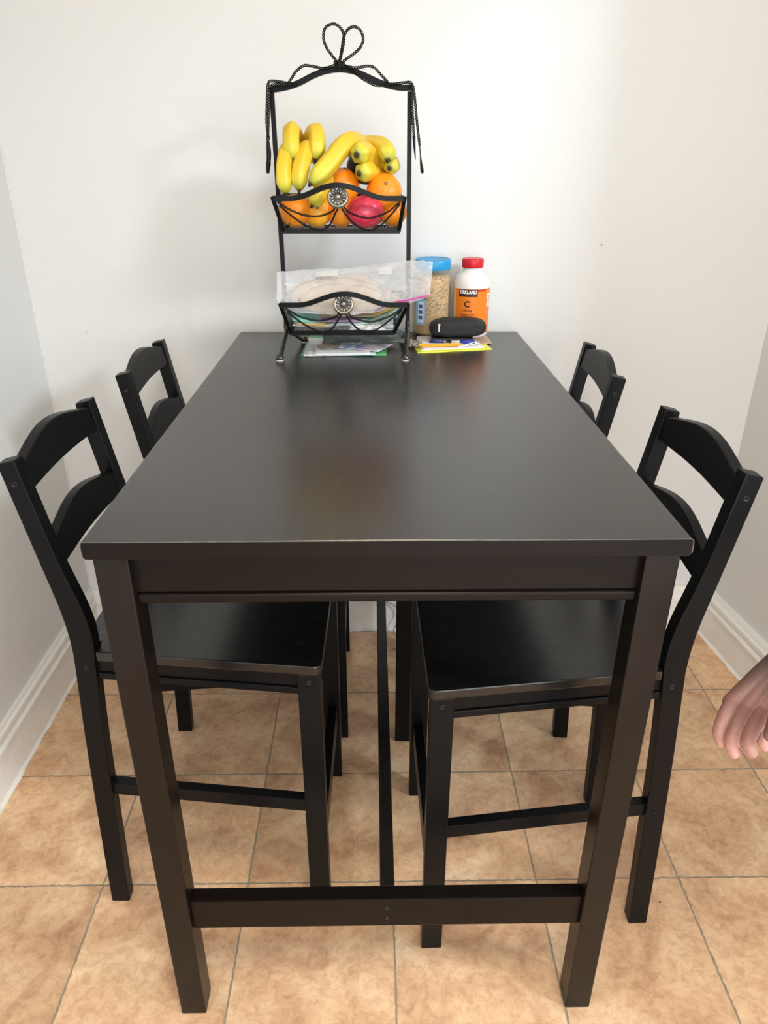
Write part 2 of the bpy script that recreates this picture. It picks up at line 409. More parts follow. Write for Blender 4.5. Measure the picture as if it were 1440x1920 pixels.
def str_x(y):
    bm = bmesh.new(); add_box(bm, (LX0+LW, y, .216), (LX1, y+.026, .281), .002); return link('cross_stretcher', bm, M_TBL, table)
s1 = str_x(.018); s2 = str_x(TL-.046)
bm = bmesh.new(); add_box(bm, (-.0105, .044, .214), (.0135, TL-.046, .279), .002); link('long_stretcher', bm, M_TOP, table)
def bolt(M, parent, r=.0055, name='bolt'):
    """countersunk barrel bolt: outer ring and dark socket, facing -Y in local space"""
    bm = bmesh.new()
    b = bmesh.new(); lathe(b, [(r, -.001), (r, .0009), (r*.82, .0014), (r*.62, .0008), (r*.5, .0002)], seg=20); merge(bm, b, 0, M)
    b = bmesh.new(); lathe(b, [(r*.52, .0003), (0, .0001)], seg=16, smooth=False); merge(bm, b, 1, M)
    return link(name, bm, [M_BOLT, M_HOLE], parent)
for z in (.2365, .2605):
    bolt(Matrix.Translation((.0008, .018, z)) @ Matrix.Rotation(pi/2, 4, 'X'), table, .0042)

# ------------------------------------------------------------------ chairs  (u: towards the front, v: away from the camera side, z)
Hc, Wf, Dc, Ec, Bt = .9597, .3988, .4491, .0374, .027
def back_u(z):  # rear edge of the raked post
    return .0379-(.0161+.0379)*(z-.645)/(Hc-.645)
def make_chair(label, cat='chair'):
    t = thing('bar_chair', label, cat)
    rear = catmull([(0, 0, 0), (.009, 0, .2), (.0205, 0, .42), (.0305, 0, .57), (.0335, 0, .63), (.0285, 0, .70), (back_u(.80), 0, .80), (-.0161, 0, Hc-.003)], 6)
    front = catmull([(.0359, 0, 0), (.0445, 0, .2), (.055, 0, .42), (.066, 0, .575), (.0715, 0, .64), (.0655, 0, .70), (.0415, 0, .80), (.0111, 0, Hc+.0035)], 6)
    poly = [(p.x, p.z) for p in front]+[(p.x, p.z) for p in reversed(rear)]
    for v0 in (Ec, Wf-Ec-Bt):
        bm = bmesh.new(); prism(bm, poly, v0, v0+Bt, bev=.0024, axis='y', seg=2); link('rear_leg', bm, M_CH, t)
    for v0 in (0, Wf-Bt):
        bm = bmesh.new(); add_box(bm, (Dc-.038, v0, 0), (Dc, v0+Bt, .605), .002); link('front_leg', bm, M_CH, t)
    # seat board, notched between the rear posts
    uf = Dc+.003; ur = .0735; c = .012
    pts = [(ur, Ec-.004), (uf-c, -.003)]
    pts += [(uf-c+c*sin(a), -.003+c-c*cos(a)) for a in (pi/8, pi/4, 3*pi/8)]+[(uf, -.003+c), (uf, Wf+.003-c)]
    pts += [(uf-c+c*cos(a), Wf+.003-c+c*sin(a)) for a in (pi/8, pi/4, 3*pi/8)]+[(uf-c, Wf+.003), (ur, Wf-Ec+.004), (ur, Wf-Ec-Bt), (.040, Wf-Ec-Bt), (.040, Ec+Bt), (ur, Ec+Bt)]
    bm = bmesh.new(); prism(bm, pts, .605, .623, bev=.0025, seg=2); link('seat', bm, M_SEAT, t)
    # aprons
    def quad(bm, a, b, o, th, z0, z1, bev=.001):
        a, b = Vector(a), Vector(b); d = (b-a).normalized(); n = Vector((-d.y, d.x)) * o
        a1, b1 = a+n*0, b+n*0
        prism(bm, [tuple(a1), tuple(b1), tuple(b1+n*th), tuple(a1+n*th)], z0, z1, bev=bev)
    for sgn, ya, yb in ((1, Ec, 0), (-1, Wf-Ec, Wf)):
        bm = bmesh.new()
        for ins, z0, z1, bv in ((.0075, .577, .605, 0), (.0040, .5615, .575, .002), (.009, .570, .579, 0)):
            quad(bm, (.066, ya+sgn*ins), (Dc-.036, yb+sgn*ins), sgn, .016, z0, z1, bv)
        link('side_apron', bm, M_CH, t)
        bm = bmesh.new(); quad(bm, (.046, ya+sgn*.007), (Dc-.036, yb+sgn*.006), sgn, .019, .2905, .3187, .0015)
        link('side_stretcher', bm, M_CH, t)
    for u0, v0, v1, nm in ((Dc-.024, Bt, Wf-Bt, 'front_apron'), (.046, Ec+Bt, Wf-Ec-Bt, 'rear_apron')):
        bm = bmesh.new(); K = 12
        top = [(v0, .605), (v1, .605)]
        bot = [(v1+(v0-v1)*i/K, .558+.012*sin(pi*i/K)) for i in range(K+1)]
        b = bmesh.new(); prism(b, top+bot, 0, .018, axis='y')
        merge(bm, b, 0, Matrix(((0, 1, 0, u0), (1, 0, 0, 0), (0, 0, 1, 0), (0, 0, 0, 1))))
        link(nm, bm, M_CH, t)
    bm = bmesh.new(); add_box(bm, (Dc-.027, Bt, .165), (Dc-.006, Wf-Bt, .222), .0015); link('footrest', bm, M_CH, t)
    # back rails: arched and bowed boards
    for zt, zb in ((.9507, .9075), (.8244, .780)):
        bm = bmesh.new(); n = 22; rings = []
        for i in range(n+1):
            s = i/n; v = Ec+Bt+(Wf-2*Ec-2*Bt)*s
            arch = sin(pi*s)**1.3
            z1, z0 = zt+.022*arch, zb+.003*sin(pi*s)
            bow = .004*sin(pi*s)
            th = .017
            ring = []
            for z, k in ((z0, 0), (z1, 0), (z1, 1), (z0, 1)):
                k2 = (z-.645)/(Hc-.645); uu = back_u(z)+.0335*(1+(.0272/.0377-1)*k2)-bow-k*th
                ring.append(bm.verts.new((uu, v, z)))
            rings.append(ring)
        for i in range(n):
            for k in range(4):
                f = bm.faces.new((rings[i][k], rings[i+1][k], rings[i+1][(k+1) % 4], rings[i][(k+1) % 4]))
        bm.faces.new(rings[0]); bm.faces.new(rings[-1][::-1])
        bmesh.ops.recalc_face_normals(bm, faces=bm.faces)
        bmesh.ops.bevel(bm, geom=[e for e in bm.edges if e.calc_face_angle(0) > 1.0], offset=.0022, segments=2, profile=.6, affect='EDGES')
        link('back_rail', bm, M_CH, t)
    # bolts on both flanks
    for side, sg in ((0, 1), (1, -1)):
        for u, z, v, r in ((Dc-.019, .589, 0, .0048), (Dc-.019, .195, 0, .0022), (.052, .589, Ec, .0048), (back_u(.93)+.0145, .925, Ec, .0048), (.033, .305, Ec, .0022)):
            y = v if side == 0 else Wf-v
            bolt(Matrix.Translation((u, y, z)) @ Matrix.Rotation(pi/2*sg, 4, 'X'), t, r)
    return t
def copy_tree(o, parent=None):
    c = o.copy(); C.objects.link(c); c.parent = parent
    for ch in list(o.children): copy_tree(ch, c)
    return c
chairs = [(-.5554, .1915, -.0199, 1, 'tall black wooden chair at the left side of the table, nearer the camera'),
          (.5184, .1281, -.0169, -1, 'tall black wooden chair at the right side of the table, nearer the camera'),
          (-.536, .6809, .0161, 1, 'tall black wooden chair at the left side of the table, farther, by the back wall'),
          (.4823, .6423, .0721, -1, 'tall black wooden chair at the right side of the table, farther, by the back wall')]
proto = None
for ox, oy, th, s, lab in chairs:
    if proto is None: proto = c = make_chair(lab)
    else: c = copy_tree(proto)
    c['label'] = lab; c['category'] = 'chair'; c['group'] = 'tall black chairs around the table'
    if s > 0: c.location = (ox, oy, 0); c.rotation_euler = (0, 0, th)
    else:     # the chair is symmetric: face left by turning it round
        ux, uy = -cos(th), sin(th)
        vx, vy = sin(th), cos(th)
        # turned chair's v axis runs towards the camera, so start from its far side
        c.location = (ox+vx*Wf, oy+vy*Wf, 0); c.rotation_euler = (0, 0, math.atan2(uy, ux))

# ------------------------------------------------------------------ two-tier rack
M_IRON = simple('black_wrought_iron', (.0055, .0058, .0055), .28, spec=.16, bump=.15, bscale=300)
M_ROPE = simple('black_twisted_wire', (.005, .0045, .004), .28, spec=.3)
M_MESH = simple('thin_grey_wire', (.30, .30, .30), .35, metal=.8)
M_PEWTER = simple('aged_pewter', (.30, .28, .25), .33, metal=.9, var=.5, vscale=300)
M_GLOSSIRON = simple('glossy_iron', (.02, .02, .018), .15, spec=.8)
M_PAD = simple('clear_foot_pad', (.75, .72, .66), .25)
rack = thing('fruit_rack', 'black wrought-iron two-tier rack with twisted wire bow, standing at the far end of the table', 'rack', (-.079, .95, TH))
RX0, RX1, RY = -.2195, .0632, .95
parts = []
for xt, xb in ((-.2215, -.2185), (.0612, .0640)):
    bm = bmesh.new(); bar(bm, [(xb, RY, TH+.06), (xb, RY, 1.14), (xt, RY, 1.487)], .0095, .0095, (0, 1, 0))
    parts.append(link('post', bm, M_IRON))
bm = bmesh.new()
ap = [Q(x, y, RY) for x, y in ((505, 169), (520, 167), (540, 163), (562, 155), (585, 143), (608, 134), (636, 130), (664, 134), (690, 145), (712, 155), (735, 162), (755, 165), (774, 164))]
bar(bm, catmull(ap, 4), .0095, .0110, (0, 0, 1)); parts.append(link('top_arch', bm, M_IRON))
def leg(x0, x1, ysgn):
    y1 = .874 if ysgn < 0 else 1.06
    P = catmull([(x0, RY, TH+.075), (x0, RY+ysgn*.004, TH+.052), (x0+(x1-x0)*.4, RY+(y1-RY)*.45, TH+.034), (x1, y1, TH+.004)], 8)
    bm = bmesh.new(); tube(bm, P, .0056, 10)
    b = bmesh.new(); lathe(b, [(.0062, .012), (.0098, .007), (.0098, .003), (.0, .003)], seg=20); merge(bm, b, 0, Matrix.Translation((x1, y1, TH)))
    o = link('leg', bm, M_GLOSSIRON)
    bm = bmesh.new(); lathe(bm, [(.0, 0), (.0092, 0), (.0098, .0015), (.0094, .0035), (0, .0036)], (x1, y1, TH), 20)
    p = link('foot_pad', bm, M_PAD, smooth=False); p['label'] = 'pale round foot pad'
    adopt(rack, o); p.data.transform(Matrix.Translation(-rack.location)); p.parent = o
for ysgn in (-1, 1):
    leg(-.2185, -.2287 if ysgn < 0 else -.188, ysgn); leg(.064, .0568 if ysgn < 0 else .058, ysgn)
adopt(rack, *parts)

def basket(xtl, xtr, xbl, xbr, zt, zb, name):
    """front panel leans outward at the top; returns the part"""
    YT, YBm, YK = .868, .900, 1.035
    pn = Vector((0, zt-zb, -(YT-YBm))).normalized()
    def F(s, z):       # point on the front panel, s 0..1 across
        k = (z-zb)/(zt-zb); return Vector(((xbl+(xtl-xbl)*k)*(1-s)+(xbr+(xtr-xbr)*k)*s, YBm+(YT-YBm)*k, z))
    bm = bmesh.new()
    H = .0255
    rim = []
    for i in range(41):
        s = i/40; a = min(1, max(0, (s-.13)/.74)); arch = (.5-.5*cos(2*pi*a))
        rim.append(F(s, zt+H*arch))
    bar(bm, rim, .0065, .0105, (0, 0, 1))
    bar(bm, [F(0, zt+.003), F(0, zb)], .008, .006, (0, 1, 0)); bar(bm, [F(1, zt+.003), F(1, zb)], .008, .006, (0, 1, 0))
    bar(bm, [F(-.01, zb), F(1.01, zb)], .007, .0095, (0, 0, 1))
    bl, br = Vector((xbl-.004, YK, zb)), Vector((xbr+.004, YK, zb))
    tl, tr = Vector((xtl+.004, YK+.012, zt)), Vector((xtr-.004, YK+.012, zt))
    for a, b in ((F(0, zb), bl), (F(1, zb), br), (bl, br), (F(0, zt), tl), (F(1, zt), tr), (tl, tr)):
        bar(bm, [a, b], .006, .006, (0, 0, 1))
    for a, b in ((bl, tl), (br, tr)): bar(bm, [a, b], .006, .006, (0, 1, 0))
    root = link('basket', bm, M_IRON)
    # wire mesh floor, sides and back
    bm = bmesh.new()
    n = 36
    for i in range(1, n):
        s = i/n; a = F(s, zb)+Vector((0, 0, .002)); b = bl.lerp(br, s)+Vector((0, 0, .002)); tube(bm, [a, b], .0007, 4); tube(bm, [b, tl.lerp(tr, s)], .0007, 4)
    for i in range(1, 17):
        s = i/17; a = F(0, zb).lerp(bl, s); b = F(1, zb).lerp(br, s); tube(bm, [a, b], .0007, 4)
        tube(bm, [a, F(0, zt).lerp(tl, s)], .0007, 4); tube(bm, [b, F(1, zt).lerp(tr, s)], .0007, 4)
    for i in range(1, 8):
        s = i/8; tube(bm, [bl.lerp(tl, s), br.lerp(tr, s)], .0007, 4)
        tube(bm, [F(0, zb).lerp(F(0, zt), s), bl.lerp(tl, s)], .0007, 4); tube(bm, [F(1, zb).lerp(F(1, zt), s), br.lerp(tr, s)], .0007, 4)
    mesh = link('wire_mesh', bm, M_MESH)
    # twisted wire swags
    bm = bmesh.new(); o = Vector((0, -.006, -.001)); h = zt-zb
    sw = [[(.03, .93), (.12, .66), (.24, .50), (.34, .50), (.44, .64), (.47, .80)],
          [(.04, .80), (.13, .42), (.24, .14), (.33, .06), (.41, .24), (.47, .62), (.49, .75)],
          [(.53, .80), (.57, .62), (.68, .46), (.78, .46), (.89, .64), (.97, .93)],
          [(.52, .72), (.57, .42), (.66, .14), (.75, .06), (.84, .22), (.92, .58), (.97, .86)]]
    for c in sw:
        rope(bm, [F(s, zb+h*k)+o for s, k in c], .0011, .0015, .0084)
    sg = link('wire_swag', bm, M_ROPE)
    # flower medallion
    c = F(.495, zt+.0025)+Vector((0, -.006, 0)); q = pn.cross(Vector((1, 0, 0)))
    Mx = Matrix.Translation(c) @ Matrix(((1, 0, 0, 0), (0, q.y, -abs(pn.y), 0), (0, q.z, 0, 0), (0, 0, 0, 1)))
    face = Matrix.Translation(c) @ Matrix.Rotation(pi/2-.42, 4, 'X')
    bm = bmesh.new(); b = bmesh.new()
    lathe(b, [(0, -.004), (.0215, -.004), (.0225, -.001), (.0215, .003), (.0185, .0045), (.0165, .002), (.0085, .0015), (.0068, .0035), (.0058, .0062), (.003, .0082), (0, .0086)], seg=40)
    merge(bm, b, 0, face)
    for k in range(13):
        a = 2*pi*k/13; b = bmesh.new(); bmesh.ops.create_uvsphere(b, u_segments=10, v_segments=8, radius=1)
        for f in b.faces: f.smooth = True
        bmesh.ops.transform(b, matrix=face @ Matrix.Rotation(a, 4, 'Z') @ Matrix.Translation((.0128, 0, .0026)) @ Matrix.Diagonal((.0056, .0026, .0036, 1)), verts=b.verts)
        merge(bm, b, 0)
    md = link('flower_medallion', bm, M_PEWTER); md['label'] = 'round pewter flower medallion'
    adopt(rack, root)
    for p in (mesh, sg, md):
        p.data.transform(Matrix.Translation(-rack.location)); p.parent = root
    return root
basket(-.2222, .0498, -.2065, .0400, 1.2885, 1.2225, 'upper')
basket(-.2195, .0600, -.2030, .0305, 1.0735, 1.0060, 'lower')
# bow and tassels of twisted wire
bm = bmesh.new(); Yr = RY-.008
def RP(pts, Y=Yr): return [Q(x, y, Y) for x, y in pts]
rope(bm, RP([(634, 118), (616, 95), (607, 75), (609, 54), (622, 45), (634, 48), (643, 60), (645, 76), (641, 98), (637, 116)]))
rope(bm, RP([(636, 116), (640, 98), (644, 72), (650, 58), (662, 50), (674, 55), (681, 72), (676, 88), (662, 102), (643, 115)], Yr-.003))
rope(bm, RP([(632, 121), (608, 128), (590, 125), (570, 123), (555, 134), (546, 148), (539, 157)]))
rope(bm, RP([(640, 121), (665, 127), (688, 124), (702, 127), (716, 142), (728, 155)]))
rope(bm, RP([(648, 123), (662, 134), (684, 150), (706, 160), (732, 158), (758, 155), (770, 155), (776, 170), (781, 220), (787, 275)], Yr-.004))
rope(bm, RP([(560, 160), (536, 155), (512, 152), (503, 156), (501, 180), (500, 230), (504, 262)], Yr-.004))
rope(bm, RP([(545, 158), (520, 158), (506, 164), (504, 200), (503, 240), (501, 264)], Yr-.009))
rope(bm, RP([(768, 158), (772, 166), (773, 200), (776, 255)], Yr-.009))
for k in range(3):
    a = [Q(636, 121, Yr-.003)+Vector((.009*cos(t), .008*sin(t), .0035*(k-1)+.001*sin(3*t))) for t in [j*2*pi/10 for j in range(11)]]
    rope(bm, a)
bw = link('wire_bow', bm, M_ROPE); adopt(rack, bw)
def drop(pts, rr):
    P = catmull(RP(pts, Yr-.006), 6); n = len(P)
    bm = bmesh.new(); tube(bm, P, [rr(i/(n-1)) for i in range(n)], 8, smooth=True)
    o = link('tassel', bm, M_IRON, smooth=True); adopt(rack, o)
drop([(502, 262), (504, 290), (502, 325)], lambda t: .0022+.0028*sin(pi*min(1, t*1.05))**.7+(.001 if t > .7 else 0))
drop([(787, 275), (789, 300), (792, 325)], lambda t: .0012+.0040*max(0, t-.35)**.8 if t < .93 else .0022)
drop([(776, 255), (777, 275), (779, 300)], lambda t: .0030*(1-t)**.6+.0004)

# ------------------------------------------------------------------ fruit
def orange_mat(name, c1, c2):
    m, nt, b = new_mat(name); L = nt.links.new
    tc = N(nt, 'ShaderNodeTexCoord'); n1 = N(nt, 'ShaderNodeTexNoise'); n1.inputs['Scale'].default_value = 14; n1.inputs['Detail'].default_value = 2
    n2 = N(nt, 'ShaderNodeTexVoronoi'); n2.inputs['Scale'].default_value = 520
    L(tc.outputs['Object'], n1.inputs['Vector']); L(tc.outputs['Object'], n2.inputs['Vector'])
    mx = N(nt, 'ShaderNodeMix', data_type='RGBA'); mx.inputs['A'].default_value = (*c1, 1); mx.inputs['B'].default_value = (*c2, 1)
    L(n1.outputs['Fac'], mx.inputs['Factor']); L(mx.outputs['Result'], b.inputs['Base Color'])
    bp = N(nt, 'ShaderNodeBump'); bp.inputs['Strength'].default_value = .35; bp.inputs['Distance'].default_value = .0008
    L(n2.outputs['Distance'], bp.inputs['Height']); L(bp.outputs['Normal'], b.inputs['Normal'])
    b.inputs['Roughness'].default_value = .38; b.inputs['Subsurface Weight'].default_value = .12; b.inputs['Subsurface Radius'].default_value = (.01, .004, .001)
    return m
M_OR = orange_mat('orange_peel', (.96, .23, .006), (1.0, .36, .012))
M_OY = orange_mat('yellow_orange_peel', (.95, .36, .01), (1.0, .50, .03))
M_NAV = simple('orange_navel', (.25, .16, .05), .7)
M_STEM = simple('dried_stem', (.20, .17, .09), .8)
def orange(c, r, mat, label, axis, kind='navel'):
    c = Vector(c); t = thing('orange', label, 'fruit', tuple(c-Vector((0, 0, r))), group='oranges in the upper basket')
    R = Vector((0, 0, 1)).rotation_difference(Vector(axis)).to_matrix().to_4x4()
    bm = bmesh.new(); b = bmesh.new(); bmesh.ops.create_uvsphere(b, u_segments=56, v_segments=36, radius=r)
    for v in b.verts:
        d = v.co.normalized(); s = max(0, d.z); ang = math.atan2(d.y, d.x)
        k = 1-.045*abs(d.z)**3
        rad = math.hypot(d.x, d.y)
        if kind == 'navel' and d.z > .55:    # folds running into the navel
            k -= .055*(1-rad/.84)*(.5+.5*cos(ang*9+noise.noise(Vector((ang, 0, 0))))) * (rad/.3 if rad < .3 else 1)
        if rad < .10 and d.z > 0: k -= .03*(1-rad/.10)
        k += .012*noise.noise(d*2+c*9)
        v.co = d*r*k
    for f in b.faces: f.smooth = True
    merge(bm, b, 0, Matrix.Translation(c) @ R); o = link('peel', bm, mat)
    bm = bmesh.new()
    if kind == 'navel':
        for k in range(7):
            a = 2*pi*k/7+.3; p = [(cos(a)*q*r, sin(a)*q*r, r*(.955-.15*q)) for q in (0, .06, .12)]
            b = bmesh.new(); tube(b, p, [.0014, .0011, .0003], 5); merge(bm, b, 0, Matrix.Translation(c) @ R)
    else:
        b = bmesh.new(); lathe(b, [(.0035, r*.93), (.0042, r*.965), (.003, r*.99), (0, r*.985)], seg=9); merge(bm, b, 0, Matrix.Translation(c) @ R)
    s = link('navel' if kind == 'navel' else 'stem_scar', bm, M_NAV if kind == 'navel' else M_STEM)
    adopt(t, o, s)
ZB = 1.2225+.0035
def onfloor(px, Y, r):
    x = Q(px, 400, Y).x; return (x, Y, ZB+r)
orange(onfloor(554, .938, .0345), .0345, M_OR, 'orange at the left end of the upper basket, below the leftmost bananas', (-.3, -.5, -.6))
orange(onfloor(594, .955, .0335), .0335, M_OY, 'yellowish orange with a stem scar, right of the leftmost orange', (.12, -.95, .30), 'stem')
orange(onfloor(640, .952, .0320), .0320, M_OR, 'orange low in the middle of the upper basket, under the medallion', (0, .3, -.9))
orange(Q(641, 349, .975), .0385, M_OR, 'largest orange on top in the middle, under the long banana', (.2, -.2, .9), 'stem')
orange(onfloor(737, .975, .0310), .0310, M_OR, 'orange low at the right end of the upper basket, beside the mango', (.3, .8, -.4))
orange(Q(720, 360, .965), .0385, M_OR, 'orange with star-shaped navel on top at the right of the basket', (.10, -.86, .50))
orange(onfloor(700, 1.01, .0300), .0300, M_OR, 'orange low at the back of the basket, behind the red mango', (0, .9, .2))
# mango
def mango_mat():
    m, nt, b = new_mat('red_mango_skin'); L = nt.links.new
    tc = N(nt, 'ShaderNodeTexCoord'); n1 = N(nt, 'ShaderNodeTexNoise'); n1.inputs['Scale'].default_value = 22; n1.inputs['Detail'].default_value = 3
    n3 = N(nt, 'ShaderNodeTexVoronoi'); n3.inputs['Scale'].default_value = 420; L(tc.outputs['Object'], n3.inputs['Vector'])
    L(tc.outputs['Object'], n1.inputs['Vector'])
    r = N(nt, 'ShaderNodeValToRGB'); r.color_ramp.elements[0].color = (.50, .012, .045, 1); r.color_ramp.elements[0].position = .35
    r.color_ramp.elements[1].color = (.78, .05, .10, 1); r.color_ramp.elements[1].position = .7
    L(n1.outputs['Fac'], r.inputs['Fac'])
    st = N(nt, 'ShaderNodeMapRange'); st.inputs['From Min'].default_value = .06; st.inputs['From Max'].default_value = .16; L(n3.outputs['Distance'], st.inputs['Value'])
    mx = N(nt, 'ShaderNodeMix', data_type='RGBA'); mx.inputs['A'].default_value = (.85, .25, .22, 1); L(st.outputs['Result'], mx.inputs['Factor']); L(r.outputs['Color'], mx.inputs['B'])
    L(mx.outputs['Result'], b.inputs['Base Color']); b.inputs['Roughness'].default_value = .25; b.inputs['Coat Weight'].default_value = .25
    return m
c = Vector((Q(684, 397, .925).x, .928, ZB+.0335))
bm = bmesh.new(); b = bmesh.new(); bmesh.ops.create_uvsphere(b, u_segments=48, v_segments=32, radius=1)
for v in b.verts:
    d = v.co.copy(); k = 1+.05*noise.noise(d*1.2+Vector((4, 0, 0)))-.05*max(0, d.x)*max(0, -d.z)
    v.co = Vector((d.x*.0405, d.y*.0300, d.z*.0335))*k
for f in b.faces: f.smooth = True
merge(bm, b, 0, Matrix.Rotation(-.12, 4, 'Y'))
o = link('mango', bm, mango_mat()); o.location = c
tag(o, 'glossy pinkish-red mango low in the upper basket, right of the medallion', 'fruit')

bm = bmesh.new(); b = bmesh.new(); bmesh.ops.create_uvsphere(b, u_segments=40, v_segments=28, radius=1)  # near-black rounded shape added to fill the gap behind the bananas
for v in b.verts:
    d = v.co.copy(); v.co = Vector((d.x*.046, d.y*.029, d.z*.031*(1-.18*d.x)))*(1+.02*noise.noise(d*6))
for f in b.faces: f.smooth = True
merge(bm, b, 0, Matrix.Rotation(.25, 4, 'Y')); o = link('dark_filler', bm, simple('near_black_skin', (.012, .013, .008), .45, bump=.6, bscale=260)); o.location = Q(688, 318, 1.012)
tag(o, 'near-black filler shape half hidden behind the blunt-ended bananas', 'fruit')

def banana_mat():
    m, nt, b = new_mat('banana_skin'); L = nt.links.new
    at = N(nt, 'ShaderNodeAttribute', attribute_name='along'); tc = N(nt, 'ShaderNodeTexCoord')
    r = N(nt, 'ShaderNodeValToRGB'); e = r.color_ramp.elements
    e[0].position = 0; e[0].color = (.34, .36, .045, 1); e[1].position = 1; e[1].color = (.045, .035, .02, 1)
    for p, c in ((.10, (.58, .50, .045)), (.25, (.74, .48, .026)), (.70, (.76, .51, .03)), (.90, (.66, .58, .05)), (.975, (.44, .45, .05)), (.99, (.16, .13, .03))):
        k = e.new(p); k.color = (*c, 1)
    L(at.outputs['Fac'], r.inputs['Fac'])
    n = N(nt, 'ShaderNodeTexNoise'); n.inputs['Scale'].default_value = 45; n.inputs['Detail'].default_value = 4; L(tc.outputs['Object'], n.inputs['Vector'])
    v = N(nt, 'ShaderNodeTexVoronoi'); v.inputs['Scale'].default_value = 110; L(tc.outputs['Object'], v.inputs['Vector'])
    s = N(nt, 'ShaderNodeMapRange'); s.inputs['From Min'].default_value = .05; s.inputs['From Max'].default_value = .12; L(v.outputs['Distance'], s.inputs['Value'])
    s2 = N(nt, 'ShaderNodeMapRange'); s2.inputs['From Min'].default_value = .56; s2.inputs['From Max'].default_value = .50; L(n.outputs['Fac'], s2.inputs['Value'])
    mm = N(nt, 'ShaderNodeMath', operation='MAXIMUM'); L(s.outputs['Result'], mm.inputs[0]); L(s2.outputs['Result'], mm.inputs[1])
    mx = N(nt, 'ShaderNodeMix', data_type='RGBA'); mx.inputs['A'].default_value = (.16, .09, .02, 1)
    L(mm.outputs[0], mx.inputs['Factor']); L(r.outputs['Color'], mx.inputs['B']); L(mx.outputs['Result'], b.inputs['Base Color'])
    b.inputs['Roughness'].default_value = .42
    return m
M_BAN = banana_mat(); M_TIP = simple('banana_blossom_tip', (.03, .024, .022), .85, bump=.8, bscale=400)
def banana(pts, r, label):
    P = catmull([Q(*p) for p in pts], 10); P = resample(P, .0025)
    n = len(P); bm = bmesh.new(); att = bm.verts.layers.float.new('along')
    def rad(t):
        a = min(1, t/.22); e = min(1, (1-t)/.17)
        return r*(.42+.58*sin(a*pi/2)**.8)*(.20+.80*sin(e*pi/2)**.75)
    ph = random.Random(label).uniform(0, 6)
    tube(bm, P, [rad(i/(n-1)) for i in range(n)], 30, prof=lambda a: 1+.06*cos(5*(a+ph)/1)+.018*cos(10*(a+ph)), att=att)
    root = thing('banana', label, 'fruit', tuple(P[n//2]), group='bananas in the upper basket')
    o = link('skin', bm, M_BAN)
    T = (P[-1]-P[-3]).normalized(); bm = bmesh.new()
    rt_ = rad(1)
    tube(bm, [P[-1]-T*.0012, P[-1]+T*.002, P[-1]+T*.0042, P[-1]+T*.0055], [rt_*1.02, rt_*1.0, rt_*.85, rt_*.35], 9)
    s = link('blossom_tip', bm, M_TIP)
    adopt(root, o, s)
banana([(556, 300, 1.0), (540, 283, .955), (533, 305, .925), (532, 335, .912), (536, 366, .908)], .0168, 'banana at far left of the basket, lower of the two leftmost, tip pointing down')
banana([(566, 300, 1.03), (556, 262, 1.005), (547, 244, .960), (546, 272, .935), (549, 302, .930)], .0168, 'highest banana on the left, standing above the far left one')
banana([(585, 300, 1.0), (577, 278, .958), (568, 300, .930), (562, 330, .915), (561, 358, .910)], .0172, 'third banana from the left, leaning in the middle of the left bunch')
banana([(600, 310, 1.03), (583, 268, 1.010), (592, 247, .970), (595, 272, .945), (591, 302, .938)], .0172, 'upright banana at the right of the left bunch, behind the long one')
banana([(700, 300, 1.02), (676, 274, .995), (650, 268, .950), (620, 303, .918), (596, 330, .900), (581, 346, .893)], .0200, 'long banana lying diagonally across the middle of the pile')
banana([(618, 325, .945), (607, 345, .928), (597, 366, .915), (585, 386, .9075)], .0160, 'short-looking banana hanging low behind the basket rim, under the long diagonal one')
banana([(660, 300, 1.02), (668, 278, 1.018), (700, 272, 1.0), (724, 281, .965), (727, 302, .940)], .0185, 'banana arching along the top right of the pile')
banana([(705, 302, 1.02), (698, 294, .99), (683, 285, .955), (668, 291, .915)], .0205, 'banana pointing its blunt end at the camera, upper of two at right centre')
banana([(712, 325, 1.02), (702, 325, .99), (690, 321, .955), (672, 326, .922)], .0190, 'banana pointing its end at the camera, just above the navel orange')
banana([(690, 310, 1.03), (712, 306, 1.015), (735, 308, .985), (730, 316, .950)], .0170, 'banana at the far right, tucked under the arching top one')

# ------------------------------------------------------------------ lower basket contents
def card(name, corners, th, mat, label, cat, group=None, bend=0, lift=0, n=12):
    """thin sheet or packet from 4 corners (front-left, front-right, back-right, back-left)"""
    a, b, c, d = [Vector(p) for p in corners]; bm = bmesh.new(); top = []; bot = []
    for i in range(n+1):
        rt_, rb_ = [], []
        for j in range(n+1):
            s, t = i/n, j/n; p = a.lerp(b, s).lerp(d.lerp(c, s), t)
            e = (sin(pi*s)*sin(pi*t))**.5 if bend and (0 < i < n and 0 < j < n) else 0
            q = th/2+bend*e; wv = lift*noise.noise(p*25+Vector((label.__len__(), 0, 0)))
            nn = (b-a).cross(d-a).normalized()
            rt_.append(bm.verts.new(p+nn*(q+wv))); rb_.append(bm.verts.new(p+nn*(-q+wv)))
        top.append(rt_); bot.append(rb_)
    for i in range(n):
        for j in range(n):
            bm.faces.new((top[i][j], top[i+1][j], top[i+1][j+1], top[i][j+1])).smooth = True
            bm.faces.new((bot[i][j], bot[i][j+1], bot[i+1][j+1], bot[i+1][j])).smooth = True
    for i in range(n):
        bm.faces.new((top[i][0], bot[i][0], bot[i+1][0], top[i+1][0])); bm.faces.new((top[i][n], top[i+1][n], bot[i+1][n], bot[i][n]))
        bm.faces.new((top[0][i], top[0][i+1], bot[0][i+1], bot[0][i])); bm.faces.new((top[n][i], bot[n][i], bot[n][i+1], top[n][i+1]))
    bmesh.ops.recalc_face_normals(bm, faces=bm.faces)
    return tag(link(name, bm, mat), label, cat, group)
